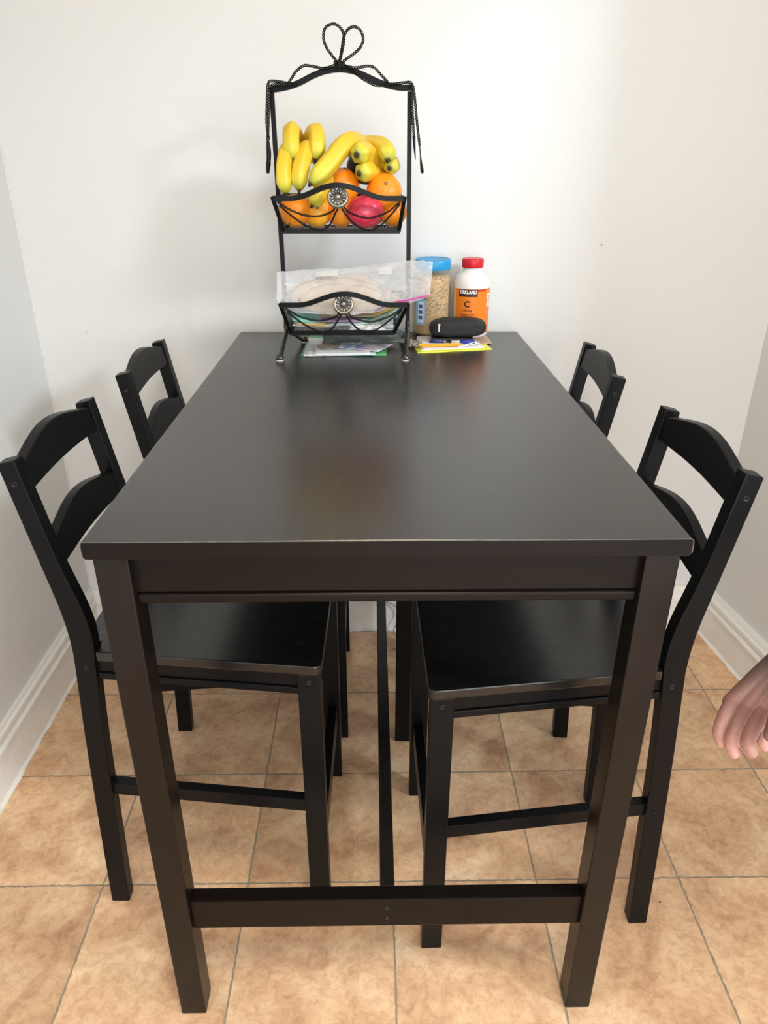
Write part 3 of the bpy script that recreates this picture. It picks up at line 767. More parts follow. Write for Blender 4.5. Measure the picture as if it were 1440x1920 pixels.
def flat(cx, cy, z, w_, d_, rot, tilt=0, roll=0):
    M = Matrix.Translation((cx, cy, z)) @ Matrix.Rotation(rot, 4, 'Z') @ Matrix.Rotation(roll, 4, 'Y') @ Matrix.Rotation(tilt, 4, 'X')
    return [M @ Vector(p) for p in ((-w_/2, -d_/2, 0), (w_/2, -d_/2, 0), (w_/2, d_/2, 0), (-w_/2, d_/2, 0))]
def print_mat(name, paper, ink, scale=(60, 260, 1), amt=.5, rough=.5):
    m, nt, b = new_mat(name); L = nt.links.new
    tc = N(nt, 'ShaderNodeTexCoord'); mp = N(nt, 'ShaderNodeMapping'); mp.inputs['Scale'].default_value = scale; L(tc.outputs['Object'], mp.inputs['Vector'])
    n = N(nt, 'ShaderNodeTexNoise'); n.inputs['Scale'].default_value = 1; n.inputs['Detail'].default_value = 2; L(mp.outputs['Vector'], n.inputs['Vector'])
    r = N(nt, 'ShaderNodeMapRange'); r.inputs['From Min'].default_value = amt; r.inputs['From Max'].default_value = amt+.06; L(n.outputs['Fac'], r.inputs['Value'])
    mx = N(nt, 'ShaderNodeMix', data_type='RGBA'); mx.inputs['A'].default_value = (*paper, 1); mx.inputs['B'].default_value = (*ink, 1)
    L(r.outputs['Result'], mx.inputs['Factor']); L(mx.outputs['Result'], b.inputs['Base Color']); b.inputs['Roughness'].default_value = rough
    return m
M_FOIL = simple('silvery_plastic_film', (.62, .66, .66), .22, metal=.35, bump=.9, bscale=60)
GB = 'packets in the lower basket'
zl = 1.0065
card('snack_packet', flat(-.088, .965, zl+.014, .225, .11, .0), .002, M_FOIL, 'crinkled silvery plastic packet filling the bottom of the lower basket', 'packet', GB, bend=.009, lift=.004)
card('napkin_packet', flat(-.170, .945, zl+.034, .075, .085, .25, .25, .15), .004, simple('teal_print', (.22, .52, .42), .3, var=.5, vscale=40, bump=.5, bscale=60), 'pale teal packet at the left end of the lower basket', 'packet', GB, bend=.006, lift=.003)
card('seasoning_packet', flat(-.158, .918, zl+.022, .070, .03, .05, .5, .08), .003, simple('golden_film', (.58, .42, .16), .3, bump=.5, bscale=70), 'small golden-brown packet in front of the teal one', 'packet', GB, bend=.004)
card('envelope', flat(-.075, .955, zl+.040, .12, .09, -.03, .12), .003, simple('tan_paper', (.42, .33, .20), .6, var=.2, vscale=60), 'tan paper envelope under the plastic bag in the lower basket', 'envelope', GB)
card('greeting_card', flat(-.092, .932, zl+.030, .10, .05, .04, .25), .002, simple('lilac_card', (.55, .38, .60), .5, var=.15, vscale=40), 'lilac card lying below the tan envelope in the lower basket', 'card', GB)
card('leaflet', flat(-.010, .945, zl+.036, .105, .085, -.12, .30, -.20), .002, print_mat('mint_print', (.50, .72, .58), (.22, .45, .40), (40, 60, 1)), 'mint green leaflet slanting up at the right end of the lower basket', 'leaflet', GB, lift=.002)
card('yellow_envelope', flat(.006, .962, zl+.052, .085, .07, .42, .25, -.25), .002, simple('ochre_paper', (.62, .42, .14), .6), 'ochre-edged envelope tucked behind the mint leaflet', 'envelope', GB)
card('receipt', flat(-.020, .915, zl+.016, .10, .03, .0, .8), .0008, print_mat('receipt_paper', (.80, .80, .78), (.3, .35, .38), (50, 300, 1), .52), 'white printed receipt standing at the lower right of the lower basket', 'paper', GB, lift=.003)

# flatbreads inside the clear bag
M_BREAD = simple('flatbread', (.62, .50, .40), .75, var=.22, vscale=18, bump=.3, bscale=40)
def flatbread(c, a, b_, tilt, rot, label):
    bm = bmesh.new(); n, mseg = 14, 48
    def surf(r, an, s):
        q = 1+.16*noise.noise(Vector((cos(an)*1.4, sin(an)*1.4, c[1]*70))); x, y = r*cos(an)*a*q, r*sin(an)*b_*q
        z = s*.0045*(1-r**6)+.014*noise.noise(Vector((x*17, y*17, c[1]*90)))-.25*x*x*3
        return (x, y, z)
    rings = []
    for s in (1, -1):
        for i in range(n+1):
            r = i/n if s > 0 else 1-i/n
            if i == 0 and s < 0: continue
            rings.append([bm.verts.new(surf(r, 2*pi*k/mseg, s)) for k in range(mseg)])
    for p, q in zip(rings, rings[1:]):
        for k in range(mseg): bm.faces.new((p[k], p[(k+1) % mseg], q[(k+1) % mseg], q[k])).smooth = True
    bmesh.ops.remove_doubles(bm, verts=bm.verts, dist=1e-6); bmesh.ops.recalc_face_normals(bm, faces=bm.faces)
    o = link('flatbread', bm, M_BREAD, smooth=True); o.location = c; o.rotation_euler = (tilt, 0, rot)
    return tag(o, label, 'bread', 'flatbreads in the clear bag')
flatbread((-.092, .912, 1.078), .098, .038, 1.05, 0, 'beige flatbread in the clear bag, front of the three')
flatbread((-.100, .928, 1.084), .108, .042, 1.02, .02, 'beige flatbread in the clear bag, middle of the three')
flatbread((-.082, .944, 1.088), .104, .043, 1.0, -.02, 'beige flatbread in the clear bag, rearmost of the three')

def film_mat():
    m, nt, b = new_mat('clear_plastic_film'); L = nt.links.new
    out = nt.nodes['Material Output']
    b.inputs['Base Color'].default_value = (.92, .93, .95, 1); b.inputs['Roughness'].default_value = .12; b.inputs['Specular IOR Level'].default_value = .9
    tc = N(nt, 'ShaderNodeTexCoord'); n = N(nt, 'ShaderNodeTexNoise'); n.inputs['Scale'].default_value = 26; n.inputs['Detail'].default_value = 4; n.inputs['Distortion'].default_value = 1.5
    L(tc.outputs['Object'], n.inputs['Vector'])
    bp = N(nt, 'ShaderNodeBump'); bp.inputs['Strength'].default_value = .8; bp.inputs['Distance'].default_value = .006; L(n.outputs['Fac'], bp.inputs['Height']); L(bp.outputs['Normal'], b.inputs['Normal'])
    tr = N(nt, 'ShaderNodeBsdfTransparent'); tr.inputs[0].default_value = (.97, .97, .98, 1)
    lw = N(nt, 'ShaderNodeLayerWeight'); lw.inputs['Blend'].default_value = .25; L(bp.outputs['Normal'], lw.inputs['Normal'])
    mr = N(nt, 'ShaderNodeMapRange'); mr.inputs['To Min'].default_value = .21; mr.inputs['To Max'].default_value = .80; L(lw.outputs['Facing'], mr.inputs['Value'])
    mx = N(nt, 'ShaderNodeMixShader'); L(mr.outputs['Result'], mx.inputs[0]); L(tr.outputs[0], mx.inputs[1]); L(b.outputs[0], mx.inputs[2])
    L(mx.outputs[0], out.inputs['Surface'])
    return m
M_FILM = film_mat()
bag = thing('zip_bag', 'clear crumpled plastic zip bag of flatbreads lying across the lower basket', 'bag', (-.06, .91, 1.04))
bm = bmesh.new(); nu, nv = 90, 34; grids = []
bl_ = [(518, 562), (530, 575), (560, 586), (640, 590), (700, 586), (740, 575), (775, 566), (806, 556)]
tl_ = [(519, 510), (545, 508), (600, 504), (650, 503), (700, 496), (740, 491), (785, 488), (812, 491)]
blc, tlc = catmull([(x, y, 0) for x, y in bl_], 10), catmull([(x, y, 0) for x, y in tl_], 10)
def samp(Cv, s):
    k = s*(len(Cv)-1); i = min(int(k), len(Cv)-2); return Cv[i].lerp(Cv[i+1], k-i)
def ridge(p): return 1-abs(noise.noise(p))*2
for s_ in (-1, 1):
    g = []
    for i in range(nu+1):
        row = []
        for j in range(nv+1):
            u, v = i/nu, j/nv; A, B = samp(blc, u), samp(tlc, u)
            pa = Q(A.x, A.y, .886-.006*sin(pi*u)); ytop = .925+.035*max(0, sin(pi*min(1, u*1.25)))
            pb = Q(B.x, B.y, ytop)
            p = pa.lerp(pb, v)
            e = (max(0, sin(pi*u))**.45)*(max(0, sin(pi*v))**.55)
            full = 1.0 if u < .62 else max(.30, 1-(u-.62)*3)
            th = (.021*full)*e
            k = ridge(Vector((u*7, v*3.2, s_*3)))*.5+ridge(Vector((u*16+v*5, v*7, s_*5)))*.25
            amp = .006+.009*min(1, max(0, (u-.5)*4))
            nn = Vector((0, -.80, .60))
            # gathered, uneven outline
            p += nn*(-s_)*(th+e*amp*(k-.4)) + Vector((0, 0, .0025*noise.noise(Vector((u*22, v*2, 0)))))*(1 if v in (0, 1) else .4)
            row.append(bm.verts.new(p))
        g.append(row)
    grids.append(g)
    for i in range(nu):
        for j in range(nv):
            bm.faces.new((g[i][j], g[i+1][j], g[i+1][j+1], g[i][j+1])).smooth = True
bmesh.ops.remove_doubles(bm, verts=bm.verts, dist=.0004)
o = link('plastic_film', bm, M_FILM); adopt(bag, o)
bm = bmesh.new(); P = catmull([Q(703, 583, .882), Q(735, 568, .878), Q(765, 563, .872), Q(785, 558, .876), Q(805, 554, .880)], 8)
bar(bm, P, .0012, .0034, (0, .3, 1)); o = link('zip_seal', bm, simple('magenta_zip', (.50, .02, .30), .35)); o['label'] = 'magenta zip strip'; adopt(bag, o)
M_WL = simple('white_label_film', (.85, .86, .84), .3)
for bmq, dv in (([Q(594, 511, .935), Q(636, 508, .935), Q(634, 519, .925), Q(594, 520, .925)], (0, -.016, .004)), ([Q(708, 502, .915), Q(734, 499, .912), Q(734, 514, .900), Q(710, 515, .900)], (0, -.010, .002))):
    bm = bmesh.new(); bm.faces.new([bm.verts.new(p+Vector(dv)) for p in bmq]); bmesh.ops.solidify(bm, geom=bm.faces[:], thickness=.0004)
    o = link('write_on_label', bm, M_WL); adopt(bag, o)

# ------------------------------------------------------------------ papers under the rack
Z0 = TH
GP = 'papers under the rack'
card('folder', flat(-.083, 1.035, Z0+.0010, .20, .235, -.02), .0012, simple('green_card', (.12, .42, .18), .5), 'green card folder at the bottom of the papers under the rack', 'folder', GP)
card('sheet_of_paper', flat(-.098, 1.005, Z0+.0024, .165, .19, .03), .0008, print_mat('white_print', (.82, .84, .84), (.40, .46, .48), (40, 300, 1), .56), 'white printed sheet lying on the green folder', 'paper', GP, lift=.0004)
card('sheet_of_paper', flat(-.072, .975, Z0+.0040, .125, .13, -.03), .0008, print_mat('blue_print', (.55, .76, .86), (.85, .88, .9), (60, 60, 1), .5), 'pale blue sheet peeking out at the right of the white papers', 'paper', GP, lift=.0004)
card('sheet_of_paper', flat(-.092, .975, Z0+.0052, .130, .128, .06), .0008, print_mat('white_print_b', (.84, .85, .86), (.5, .52, .58), (30, 400, 1), .6), 'top white sheet of the papers under the rack', 'paper', GP, lift=.0004)
card('envelope', flat(-.030, .995, Z0+.0075, .105, .105, -.42, .0), .0010, print_mat('lilac_print', (.62, .50, .58), (.86, .84, .88), (50, 120, 1), .5), 'pinkish printed envelope turned askew on the white sheets', 'envelope', GP, lift=.0006)
card('photo_print', flat(-.070, .985, Z0+.0095, .052, .06, -.15), .0008, print_mat('blue_photo', (.12, .25, .62), (.65, .75, .85), (70, 70, 1), .5, .25), 'small blue photo print lying on the pinkish envelope', 'photo', GP)
card('receipt', flat(-.125, .980, Z0+.0085, .045, .05, .5), .0006, simple('tan_receipt', (.50, .42, .34), .6, var=.3, vscale=60), 'small tan slip of paper left of the blue photo', 'paper', GP)
# bent grey-green leaflet on top: curls up off the stack
bm = bmesh.new(); n = 24; rows = []
for i in range(n+1):
    u = i/n; x = -.140+.205*u; row = []
    for j in range(9):
        v = j/8; y = .985+.018*(2*u-1)**2+.085*v
        z = Z0+.0135+.018*(1-u)**2*(v-.2)+.016*u*v+.004*sin(pi*u)
        row.append((x, y, z))
    rows.append(row)
tv = [[bm.verts.new(p) for p in r_] for r_ in rows]
for i in range(n):
    for j in range(8): bm.faces.new((tv[i][j], tv[i+1][j], tv[i+1][j+1], tv[i][j+1])).smooth = True
bmesh.ops.solidify(bm, geom=bm.faces[:], thickness=.0010)
tag(link('leaflet', bm, print_mat('grey_green_print', (.17, .22, .19), (.36, .42, .37), (18, 30, 1), .5, .35)), 'dark grey-green glossy leaflet bowing on top of the papers under the rack', 'leaflet', GP)

# ------------------------------------------------------------------ jar
jx, jy, jr = .1365, 1.156, .0465
jar = thing('peanut_butter_jar', 'peanut butter jar with bright blue lid, behind the bag by the wall', 'jar', (jx, jy, Z0))
bm = bmesh.new(); H = 1.112-Z0
prf = [(0, 0), (jr*.80, 0), (jr*.95, .003), (jr, .010), (jr, H-.018), (jr*.985, H-.010), (jr*.93, H-.002), (jr*.90, H+.004), (jr*.90, H+.010)]
lathe(bm, prf); 
m, nt, b = new_mat('clear_jar_plastic'); b.inputs['Base Color'].default_value = (1, .98, .95, 1); b.inputs['Roughness'].default_value = .08; b.inputs['IOR'].default_value = 1.3
tr = N(nt, 'ShaderNodeBsdfTransparent'); mx = N(nt, 'ShaderNodeMixShader'); lw = N(nt, 'ShaderNodeLayerWeight'); lw.inputs['Blend'].default_value = .35
mr = N(nt, 'ShaderNodeMapRange'); mr.inputs['To Min'].default_value = .08; mr.inputs['To Max'].default_value = .55; nt.links.new(lw.outputs['Fresnel'], mr.inputs['Value'])
nt.links.new(mr.outputs['Result'], mx.inputs[0]); nt.links.new(tr.outputs[0], mx.inputs[1]); nt.links.new(b.outputs[0], mx.inputs[2]); nt.links.new(mx.outputs[0], nt.nodes['Material Output'].inputs['Surface'])
link('jar_wall', bm, m, jar)
bm = bmesh.new(); lathe(bm, [(0, .003), (jr*.90, .004), (jr*.965, .012), (jr*.965, H-.028), (jr*.95, H-.016), (jr*.6, H-.012), (0, H-.012)])
def pb_mat():
    m, nt, b = new_mat('peanut_butter'); L = nt.links.new
    tc = N(nt, 'ShaderNodeTexCoord'); mp = N(nt, 'ShaderNodeMapping'); mp.inputs['Scale'].default_value = (1, 1, 1.5); mp.inputs['Rotation'].default_value = (.3, .9, .2)
    L(tc.outputs['Object'], mp.inputs['Vector'])
    n = N(nt, 'ShaderNodeTexNoise'); n.inputs['Scale'].default_value = 42; n.inputs['Detail'].default_value = 1.5; n.inputs['Distortion'].default_value = 2.2; L(mp.outputs['Vector'], n.inputs['Vector'])
    a = N(nt, 'ShaderNodeMath', operation='SUBTRACT'); L(n.outputs['Fac'], a.inputs[0]); a.inputs[1].default_value = .5
    c = N(nt, 'ShaderNodeMath', operation='ABSOLUTE'); L(a.outputs[0], c.inputs[0])
    r = N(nt, 'ShaderNodeMapRange'); r.inputs['From Min'].default_value = .016; r.inputs['From Max'].default_value = .05; L(c.outputs[0], r.inputs['Value'])
    sp = N(nt, 'ShaderNodeSeparateXYZ'); L(tc.outputs['Object'], sp.inputs[0])
    z = N(nt, 'ShaderNodeMapRange'); z.inputs['From Min'].default_value = .045; z.inputs['From Max'].default_value = .070; L(sp.outputs['Z'], z.inputs['Value'])
    iv = N(nt, 'ShaderNodeMath', operation='SUBTRACT'); iv.inputs[0].default_value = 1; L(z.outputs['Result'], iv.inputs[1])
    mxx = N(nt, 'ShaderNodeMath', operation='MAXIMUM'); L(r.outputs['Result'], mxx.inputs[0]); L(iv.outputs[0], mxx.inputs[1])
    m1 = N(nt, 'ShaderNodeMix', data_type='RGBA'); m1.inputs['A'].default_value = (.17, .12, .075, 1); m1.inputs['B'].default_value = (.66, .42, .17, 1); L(mxx.outputs[0], m1.inputs['Factor'])
    L(m1.outputs['Result'], b.inputs['Base Color']); b.inputs['Roughness'].default_value = .4; return m
link('peanut_butter', bm, pb_mat(), jar)
bm = bmesh.new(); n = 60; rings = []
for k in range(n):
    a = 2*pi*k/n
    for kk in (0,):
        pass
lathe(bm, [(.0445, H+.001), (.0452, H+.003), (.0452, H+.022), (.0438, H+.0252), (.0405, H+.0258), (.0395, H+.0245), (0, H+.0245)], seg=60)
link('lid', bm, simple('blue_lid_plastic', (.012, .30, .62), .35), jar)
def patch(a0, a1, z0, z1, r):
    bm = bmesh.new(); lathe(bm, [(r, z0), (r, z1)], seg=24, a0=a0, a1=a1); return bm
lb = link('label', patch(-2.72, -2.02, .030, .094, jr+.0003), simple('blue_jar_label', (.22, .48, .68), .4), jar); lb['label'] = 'light blue paper label'
link('nutrition_panel', patch(-2.50, -2.12, .036, .088, jr+.0006), simple('pale_label', (.72, .78, .86), .4), lb)
bm = bmesh.new()
for zz in (.044, .058, .072):
    lathe(bm, [(jr+.0009, zz), (jr+.0009, zz+.009)], seg=10, a0=-2.44, a1=-2.18)
link('label_print', bm, simple('indigo_print', (.10, .09, .30), .4), lb)

# ------------------------------------------------------------------ bottle
bx, by, br = .2350, 1.142, .0462
M_WHITE = simple('white_bottle_plastic', (.84, .82, .78), .35)
bot = thing('vitamin_bottle', 'white vitamin C bottle with red cap and orange label, by the wall', 'bottle', (bx, by, Z0))
bm = bmesh.new()
lathe(bm, [(0, 0), (br*.9, 0), (br, .006), (br, .128), (br*.985, .137), (br*.90, .1465), (br*.76, .1535), (br*.60, .158), (.0245, .163), (.0235, .172), (0, .172)]); link('body', bm, M_WHITE, bot)
bm = bmesh.new(); n = 72
pr_ = [(.0262, .1695), (.0270, .1705), (.0270, .1880), (.0258, .1905), (.0235, .1912), (0, .1912)]
lathe(bm, pr_, seg=n)
for v in bm.verts:
    r_ = math.hypot(v.co.x, v.co.y)
    if abs(r_-.0270) < 1e-4:
        k = round((math.atan2(v.co.y, v.co.x)) / (2*pi/n)); v.co.x *= 1 if k % 2 else .975; v.co.y *= 1 if k % 2 else .975
link('cap', bm, simple('red_cap_plastic', (.62, .012, .02), .35), bot)
M_OL = simple('orange_label', (.86, .22, .012), .35)
FA = -pi/2-.12      # direction the label front faces
lab = link('label', patch(FA-.95, FA+1.55, .012, .122, br+.0003), M_OL, bot); lab['label'] = 'orange paper label'
link('label_edge', patch(FA-1.30, FA-.95, .012, .122, br+.0003), simple('yellow_label_edge', (.75, .55, .30), .4), lab)
bp_ = link('brand_panel', patch(FA-.72, FA+.34, .1035, .1215, br+.0006), simple('dark_maroon', (.055, .008, .01), .35), lab)
link('red_band', patch(FA+.34, FA+.85, .1160, .1215, br+.0006), simple('red_print', (.60, .03, .02), .4), lab)
link('facts_panel', patch(FA+.98, FA+1.40, .078, .1090, br+.0006), simple('white_print_panel', (.85, .84, .80), .4), lab)
def wrap_text(txt, size, ang, z, r, mat, parent, bold=0, name='lettering', sx=1.0):
    cu = bpy.data.curves.new('t', 'FONT'); cu.body = txt; cu.size = size; cu.align_x = 'CENTER'; cu.align_y = 'CENTER'; cu.offset = bold; cu.resolution_u = 3
    ob = bpy.data.objects.new('t', cu); C.objects.link(ob)
    dg = bpy.context.evaluated_depsgraph_get(); dg.update()
    me = bpy.data.meshes.new_from_object(ob.evaluated_get(dg)); bpy.data.objects.remove(ob)
    bm = bmesh.new(); bm.from_mesh(me); bpy.data.meshes.remove(me)
    for v in bm.verts:
        a = ang+v.co.x*sx/r; zz = z+v.co.y
        v.co = Vector((r*cos(a), r*sin(a), zz))
    return link(name, bm, mat, parent)
M_INKW = simple('white_ink', (.9, .88, .85), .5); M_INKD = simple('dark_ink', (.03, .02, .02), .5)
wrap_text('KIRKLAND', .0118, FA-.19, .1145, br+.0010, M_INKW, bp_, .0005, sx=.80)
wrap_text('C', .0205, FA-.22, .0850, br+.0008, M_INKD, lab, .0008, name='letter_c')
wrap_text('1000 mg', .0072, FA-.20, .0700, br+.0008, M_INKD, lab, .0001)
bm = bmesh.new()
for zz, w0, w1 in ((.0600, -.60, .22), (.0555, -.52, .14), (.0445, -.72, .35), (.0405, -.72, .30)):
    a = FA+w0
    rr_ = random.Random(int(zz*1e4))
    while a < FA+w1:
        l = rr_.uniform(.03, .10); lathe(bm, [(br+.0008, zz), (br+.0008, zz+.0016)], seg=3, a0=a, a1=min(a+l, FA+w1)); a += l+.02
for q in range(6):
    lathe(bm, [(br+.0009, .082+q*.0042), (br+.0009, .0832+q*.0042)], seg=4, a0=FA+1.03, a1=FA+1.33)
link('small_print', bm, simple('maroon_ink', (.18, .03, .02), .5), lab)

# ------------------------------------------------------------------ pouch, case, stationery
M_NYL = simple('black_nylon', (.012, .012, .014), .62, bump=.5, bscale=900)
pouch = thing('zip_pouch', 'black padded zip pouch in front of the white bottle', 'pouch', (.1940, 1.062, Z0+.0135))
def superell(bm, a, b_, c, e1, e2, nu=48, nv=28):
    def sg(x, p): return math.copysign(abs(x)**p, x)
    rings = []
    for i in range(nv+1):
        ph = -pi/2+pi*i/nv
        rings.append([bm.verts.new((a*sg(cos(ph), e1)*sg(cos(t), e2), b_*sg(cos(ph), e1)*sg(sin(t), e2), c*sg(sin(ph), e1))) for t in [2*pi*k/nu for k in range(nu)]])
    for p, q in zip(rings, rings[1:]):
        for k in range(nu): bm.faces.new((p[k], p[(k+1) % nu], q[(k+1) % nu], q[k])).smooth = True
    bmesh.ops.remove_doubles(bm, verts=bm.verts, dist=1e-6)
bm = bmesh.new(); superell(bm, .0700, .030, .0235, .62, .55)
for v in bm.verts:
    x = v.co.x/.0685
    v.co.z = v.co.z*(1-.10*x*x)+.0228+.0012*noise.noise(v.co*60)+.002*x
    v.co.y += .002*noise.noise(v.co*40+Vector((5, 0, 0)))-.004*x
link('pouch_body', bm, M_NYL, pouch)
bm = bmesh.new()
P = catmull([Vector((x, -.0305+.009*abs(x/.066)**4-.004*x/.0685, .0335+.001*sin(x*60))) for x in [-.050+i*.0125 for i in range(9)]], 4)
bar(bm, P, .0012, .0042, (0, 0, 1)); 
for a in range(70):
    q = samp(P, (a+.5)/70); add_box(bm, q+Vector((-.0003, -.0012, -.0010)), q+Vector((.0003, .0002, .0010)))
link('zipper', bm, simple('black_zip', (.018, .018, .02), .35), pouch)
bm = bmesh.new(); add_box(bm, (-.0515, -.0345, .0320), (-.0455, -.0300, .0375), .0014); add_box(bm, (-.0510, -.0350, .0175), (-.0470, -.0338, .0325), .0006)
link('zip_pull', bm, simple('silver_metal', (.75, .75, .75), .22, metal=1), pouch)
bm = bmesh.new(); add_box(bm, (-.052, -.036, 0), (.052, .028, .0105), .0035, 3)
for v in bm.verts: v.co.x += -.012
o = link('wallet', bm, simple('black_leather', (.014, .014, .015), .35, bump=.3, bscale=300)); o.location = (.1940, 1.074, Z0+.0030); o.rotation_euler = (0, 0, -.03)
tag(o, 'flat black leather case under the zip pouch', 'wallet')
card('notepad', [QZ(783, 662, Z0+.001), QZ(923, 655, Z0+.001), QZ(905, 640, Z0+.001), QZ(772, 644, Z0+.001)], .0014, simple('neon_yellow_paper', (.78, .82, .06), .55), 'neon yellow paper pad lying in front of the black pouch', 'notepad', lift=.0006)
card('sheet_of_paper', [QZ(790, 657, Z0+.0024), QZ(909, 652, Z0+.0024), QZ(892, 636, Z0+.0024), QZ(782, 638, Z0+.0024)], .0008, simple('white_paper', (.84, .84, .85), .6), 'white sheet lying on the neon yellow pad', 'paper', lift=.0004)
card('envelope', [QZ(893, 646, Z0+.0030), QZ(922, 643, Z0+.0030), QZ(912, 630, Z0+.0030), QZ(880, 632, Z0+.0030)], .0010, simple('kraft_paper', (.50, .36, .26), .7), 'brown kraft envelope corner at the right of the pouch', 'envelope', lift=.0012)
card('card_slip', [QZ(780, 643, Z0+.0034), QZ(812, 642, Z0+.0034), QZ(812, 630, Z0+.0034), QZ(782, 630, Z0+.0034)], .0008, simple('offwhite_slip', (.66, .63, .60), .6), 'off-white paper slip left of the black wallet', 'paper')
bm = bmesh.new(); n = 22; g = []
for i in range(n+1):
    row = []
    for j in range(n+1):
        u, v = i/n, j/n; p = QZ(764+26*u, 651-12*v+3*u, Z0+.003)
        row.append(bm.verts.new(p+Vector((.003*noise.noise(Vector((u*5, v*5, 1))), 0, .004+.0075*noise.noise(Vector((u*6, v*6, 8)))))))
    g.append(row)
for i in range(n):
    for j in range(n): bm.faces.new((g[i][j], g[i+1][j], g[i+1][j+1], g[i][j+1])).smooth = True
bmesh.ops.solidify(bm, geom=bm.faces[:], thickness=.0005)
tag(link('wrapper', bm, simple('crumpled_wrapper', (.62, .55, .48), .4, var=.3, vscale=90)), 'small crumpled wrapper between the rack leg and the pencil', 'wrapper')
def stick(name, a, b_, r, seg, mats, label, cat, tip=None, group=None):
    a, b_ = Vector(a), Vector(b_); root = thing(name, label, cat, tuple(a), group=group); d = (b_-a).normalized(); out = []
    bm = bmesh.new(); tube(bm, [a, b_], r, seg, smooth=seg > 6); out.append(link('barrel', bm, mats[0]))
    if tip == 'pencil':
        bm = bmesh.new(); tube(bm, [b_, b_+d*.010], [r, r*.35], 10); out.append(link('wood_cone', bm, simple('bare_wood', (.62, .42, .22), .6)))
        bm = bmesh.new(); tube(bm, [b_+d*.010, b_+d*.0135], [r*.35, .0002], 8); out.append(link('lead', bm, mats[1]))
    else:
        bm = bmesh.new(); tube(bm, [b_, b_+d*.006, b_+d*.010], [r*.9, r*.5, .0006], 10); out.append(link('tip', bm, mats[1]))
        bm = bmesh.new(); tube(bm, [a-d*.001, a+d*.035], r*1.18, 12); out.append(link('pen_cap', bm, mats[2]))
    adopt(root, *out)
GS = 'pens and pencil on the white sheet'
stick('pencil', QZ(785, 648, Z0+.0072), QZ(862, 646, Z0+.0072), .0043, 6, [simple('yellow_pencil_paint', (.82, .38, .02), .35), simple('graphite', (.05, .05, .05), .4)], 'orange-yellow pencil lying along the front of the pad', 'pencil', 'pencil', GS)
stick('pen', QZ(888, 641, Z0+.0068), QZ(846, 641, Z0+.0068), .0036, 12, [simple('white_pen', (.8, .8, .82), .3), M_BOLT, simple('blue_pen_cap', (.03, .05, .42), .3)], 'white pen with blue cap, just right of the pencil', 'pen', None, GS)
stick('pen', QZ(806, 639.5, Z0+.0070), QZ(829, 640, Z0+.0070), .0036, 12, [simple('navy_pen', (.04, .06, .22), .3), simple('beige_tip', (.6, .45, .32), .4), simple('navy_cap', (.03, .04, .18), .3)], 'dark blue pen behind the pencil, under the pouch edge', 'pen', None, GS)
bm = bmesh.new()
for k, (x0, y0, x1, y1) in enumerate(((862, 648, 892, 640), (858, 650, 898, 643))):
    tube(bm, catmull([QZ(x0, y0, Z0+.004), QZ((x0+x1)/2, (y0+y1)/2+1, Z0+.006), QZ(x1, y1, Z0+.0075), QZ(x1-2, y1-4, Z0+.009)], 6), .0011, 6)
b = bmesh.new(); bmesh.ops.create_uvsphere(b, u_segments=10, v_segments=8, radius=.0032); merge(bm, b, 0, Matrix.Translation(QZ(893, 643, Z0+.0075)))
tag(link('earphone_cord', bm, simple('white_cord', (.82, .83, .86), .3), smooth=True), 'white thin cord end lying over the pen tips', 'cord')

# ------------------------------------------------------------------ person's hand at the right edge
def skin_mat():
    m, nt, b = new_mat('skin'); L = nt.links.new
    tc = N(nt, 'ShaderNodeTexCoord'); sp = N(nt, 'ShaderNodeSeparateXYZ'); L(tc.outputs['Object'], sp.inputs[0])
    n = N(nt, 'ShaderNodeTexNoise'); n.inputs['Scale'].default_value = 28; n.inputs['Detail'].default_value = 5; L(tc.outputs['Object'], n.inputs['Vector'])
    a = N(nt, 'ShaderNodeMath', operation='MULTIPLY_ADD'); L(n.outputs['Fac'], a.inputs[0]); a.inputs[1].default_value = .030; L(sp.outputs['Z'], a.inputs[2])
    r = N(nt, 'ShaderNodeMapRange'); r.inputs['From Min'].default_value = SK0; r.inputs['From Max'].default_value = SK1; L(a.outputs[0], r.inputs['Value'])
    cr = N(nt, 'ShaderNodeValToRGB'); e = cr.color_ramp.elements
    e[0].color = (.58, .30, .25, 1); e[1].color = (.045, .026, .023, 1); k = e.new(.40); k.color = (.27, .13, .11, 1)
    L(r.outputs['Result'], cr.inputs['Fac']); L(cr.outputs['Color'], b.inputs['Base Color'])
    b.inputs['Roughness'].default_value = .5; b.inputs['Subsurface Weight'].default_value = .1; b.inputs['Subsurface Radius'].default_value = (.008, .003, .002)
    n2 = N(nt, 'ShaderNodeTexNoise'); n2.inputs['Scale'].default_value = 160; L(tc.outputs['Object'], n2.inputs['Vector'])
    bp = N(nt, 'ShaderNodeBump'); bp.inputs['Strength'].default_value = .25; bp.inputs['Distance'].default_value = .001; L(n2.outputs['Fac'], bp.inputs['Height']); L(bp.outputs['Normal'], b.inputs['Normal'])
    return m
D0 = .88
bm = bmesh.new()
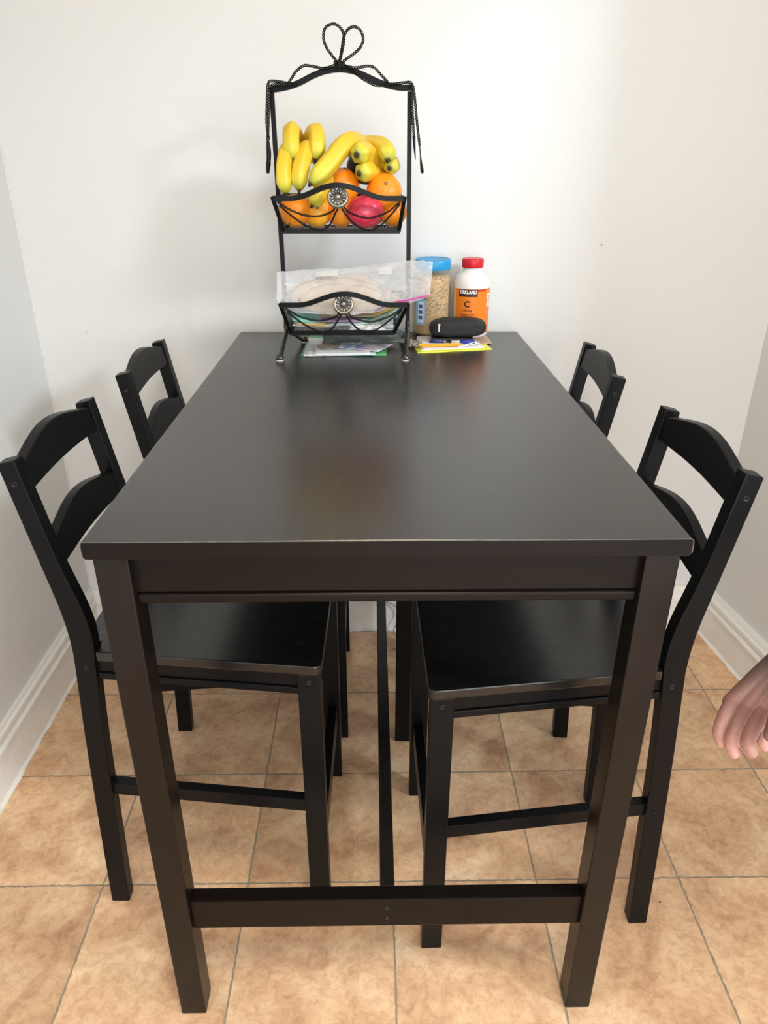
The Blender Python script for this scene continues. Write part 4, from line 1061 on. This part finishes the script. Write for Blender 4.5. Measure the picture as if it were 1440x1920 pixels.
def limb(pts, rr, flat=None):
    P = catmull([QD(*p) for p in pts], 6); n = len(P); R = []
    for i in range(n):
        k = i/(n-1)*(len(rr)-1); j = min(int(k), len(rr)-2); R.append(rr[j]+(rr[j+1]-rr[j])*(k-j))
    tube(bm, P, R, 16)
    for p, r_ in ((P[0], R[0]), (P[-1], R[-1])):
        b = bmesh.new(); bmesh.ops.create_uvsphere(b, u_segments=16, v_segments=10, radius=r_); merge(bm, b, 0, Matrix.Translation(p))
    return P
# palm as overlapping metacarpal rays, then fingers (pixel x, pixel y, depth)
wr = (1500, 1245, D0+.03)
kn = [(1374, 1318, D0+.012), (1400, 1328, D0+.002), (1430, 1332, D0-.004), (1462, 1326, D0-.006)]
for k, q in enumerate(kn):
    limb([(wr[0]-22+k*12, wr[1]-8+k*7, wr[2]-.004*k), ((wr[0]+q[0])/2-6, (wr[1]+q[1])/2-10, (wr[2]+q[2])/2-.004), q], [.021, .0165, .0122])
# curled fingers, unequal
limb([kn[0], (1358, 1345, D0-.006), (1349, 1372, D0-.014), (1353, 1392, D0-.020)], [.0104, .0086, .0080, .0064])
limb([kn[1], (1381, 1362, D0-.020), (1371, 1392, D0-.030), (1377, 1412, D0-.034)], [.0104, .0088, .0082, .0068])
limb([kn[2], (1412, 1366, D0-.028), (1402, 1392, D0-.040), (1409, 1411, D0-.043)], [.0104, .0088, .0082, .0068])
limb([kn[3], (1446, 1362, D0-.016), (1430, 1384, D0-.020), (1434, 1400, D0-.018)], [.0100, .0082, .0074, .0060])
# thumb leaving the side of the palm near its base, nearer the camera
limb([(1490, 1262, D0+.008), (1478, 1300, D0-.020), (1462, 1342, D0-.046), (1445, 1378, D0-.060)], [.0165, .0135, .0112, .0082])
# wrist, forearm, elbow and upper arm going out of the picture
fa = limb([(1478, 1262, D0+.022), (1520, 1235, D0+.034), (1600, 1185, D0+.055), (1760, 1080, D0+.09), (1900, 990, D0+.12)], [.024, .026, .031, .040, .043])
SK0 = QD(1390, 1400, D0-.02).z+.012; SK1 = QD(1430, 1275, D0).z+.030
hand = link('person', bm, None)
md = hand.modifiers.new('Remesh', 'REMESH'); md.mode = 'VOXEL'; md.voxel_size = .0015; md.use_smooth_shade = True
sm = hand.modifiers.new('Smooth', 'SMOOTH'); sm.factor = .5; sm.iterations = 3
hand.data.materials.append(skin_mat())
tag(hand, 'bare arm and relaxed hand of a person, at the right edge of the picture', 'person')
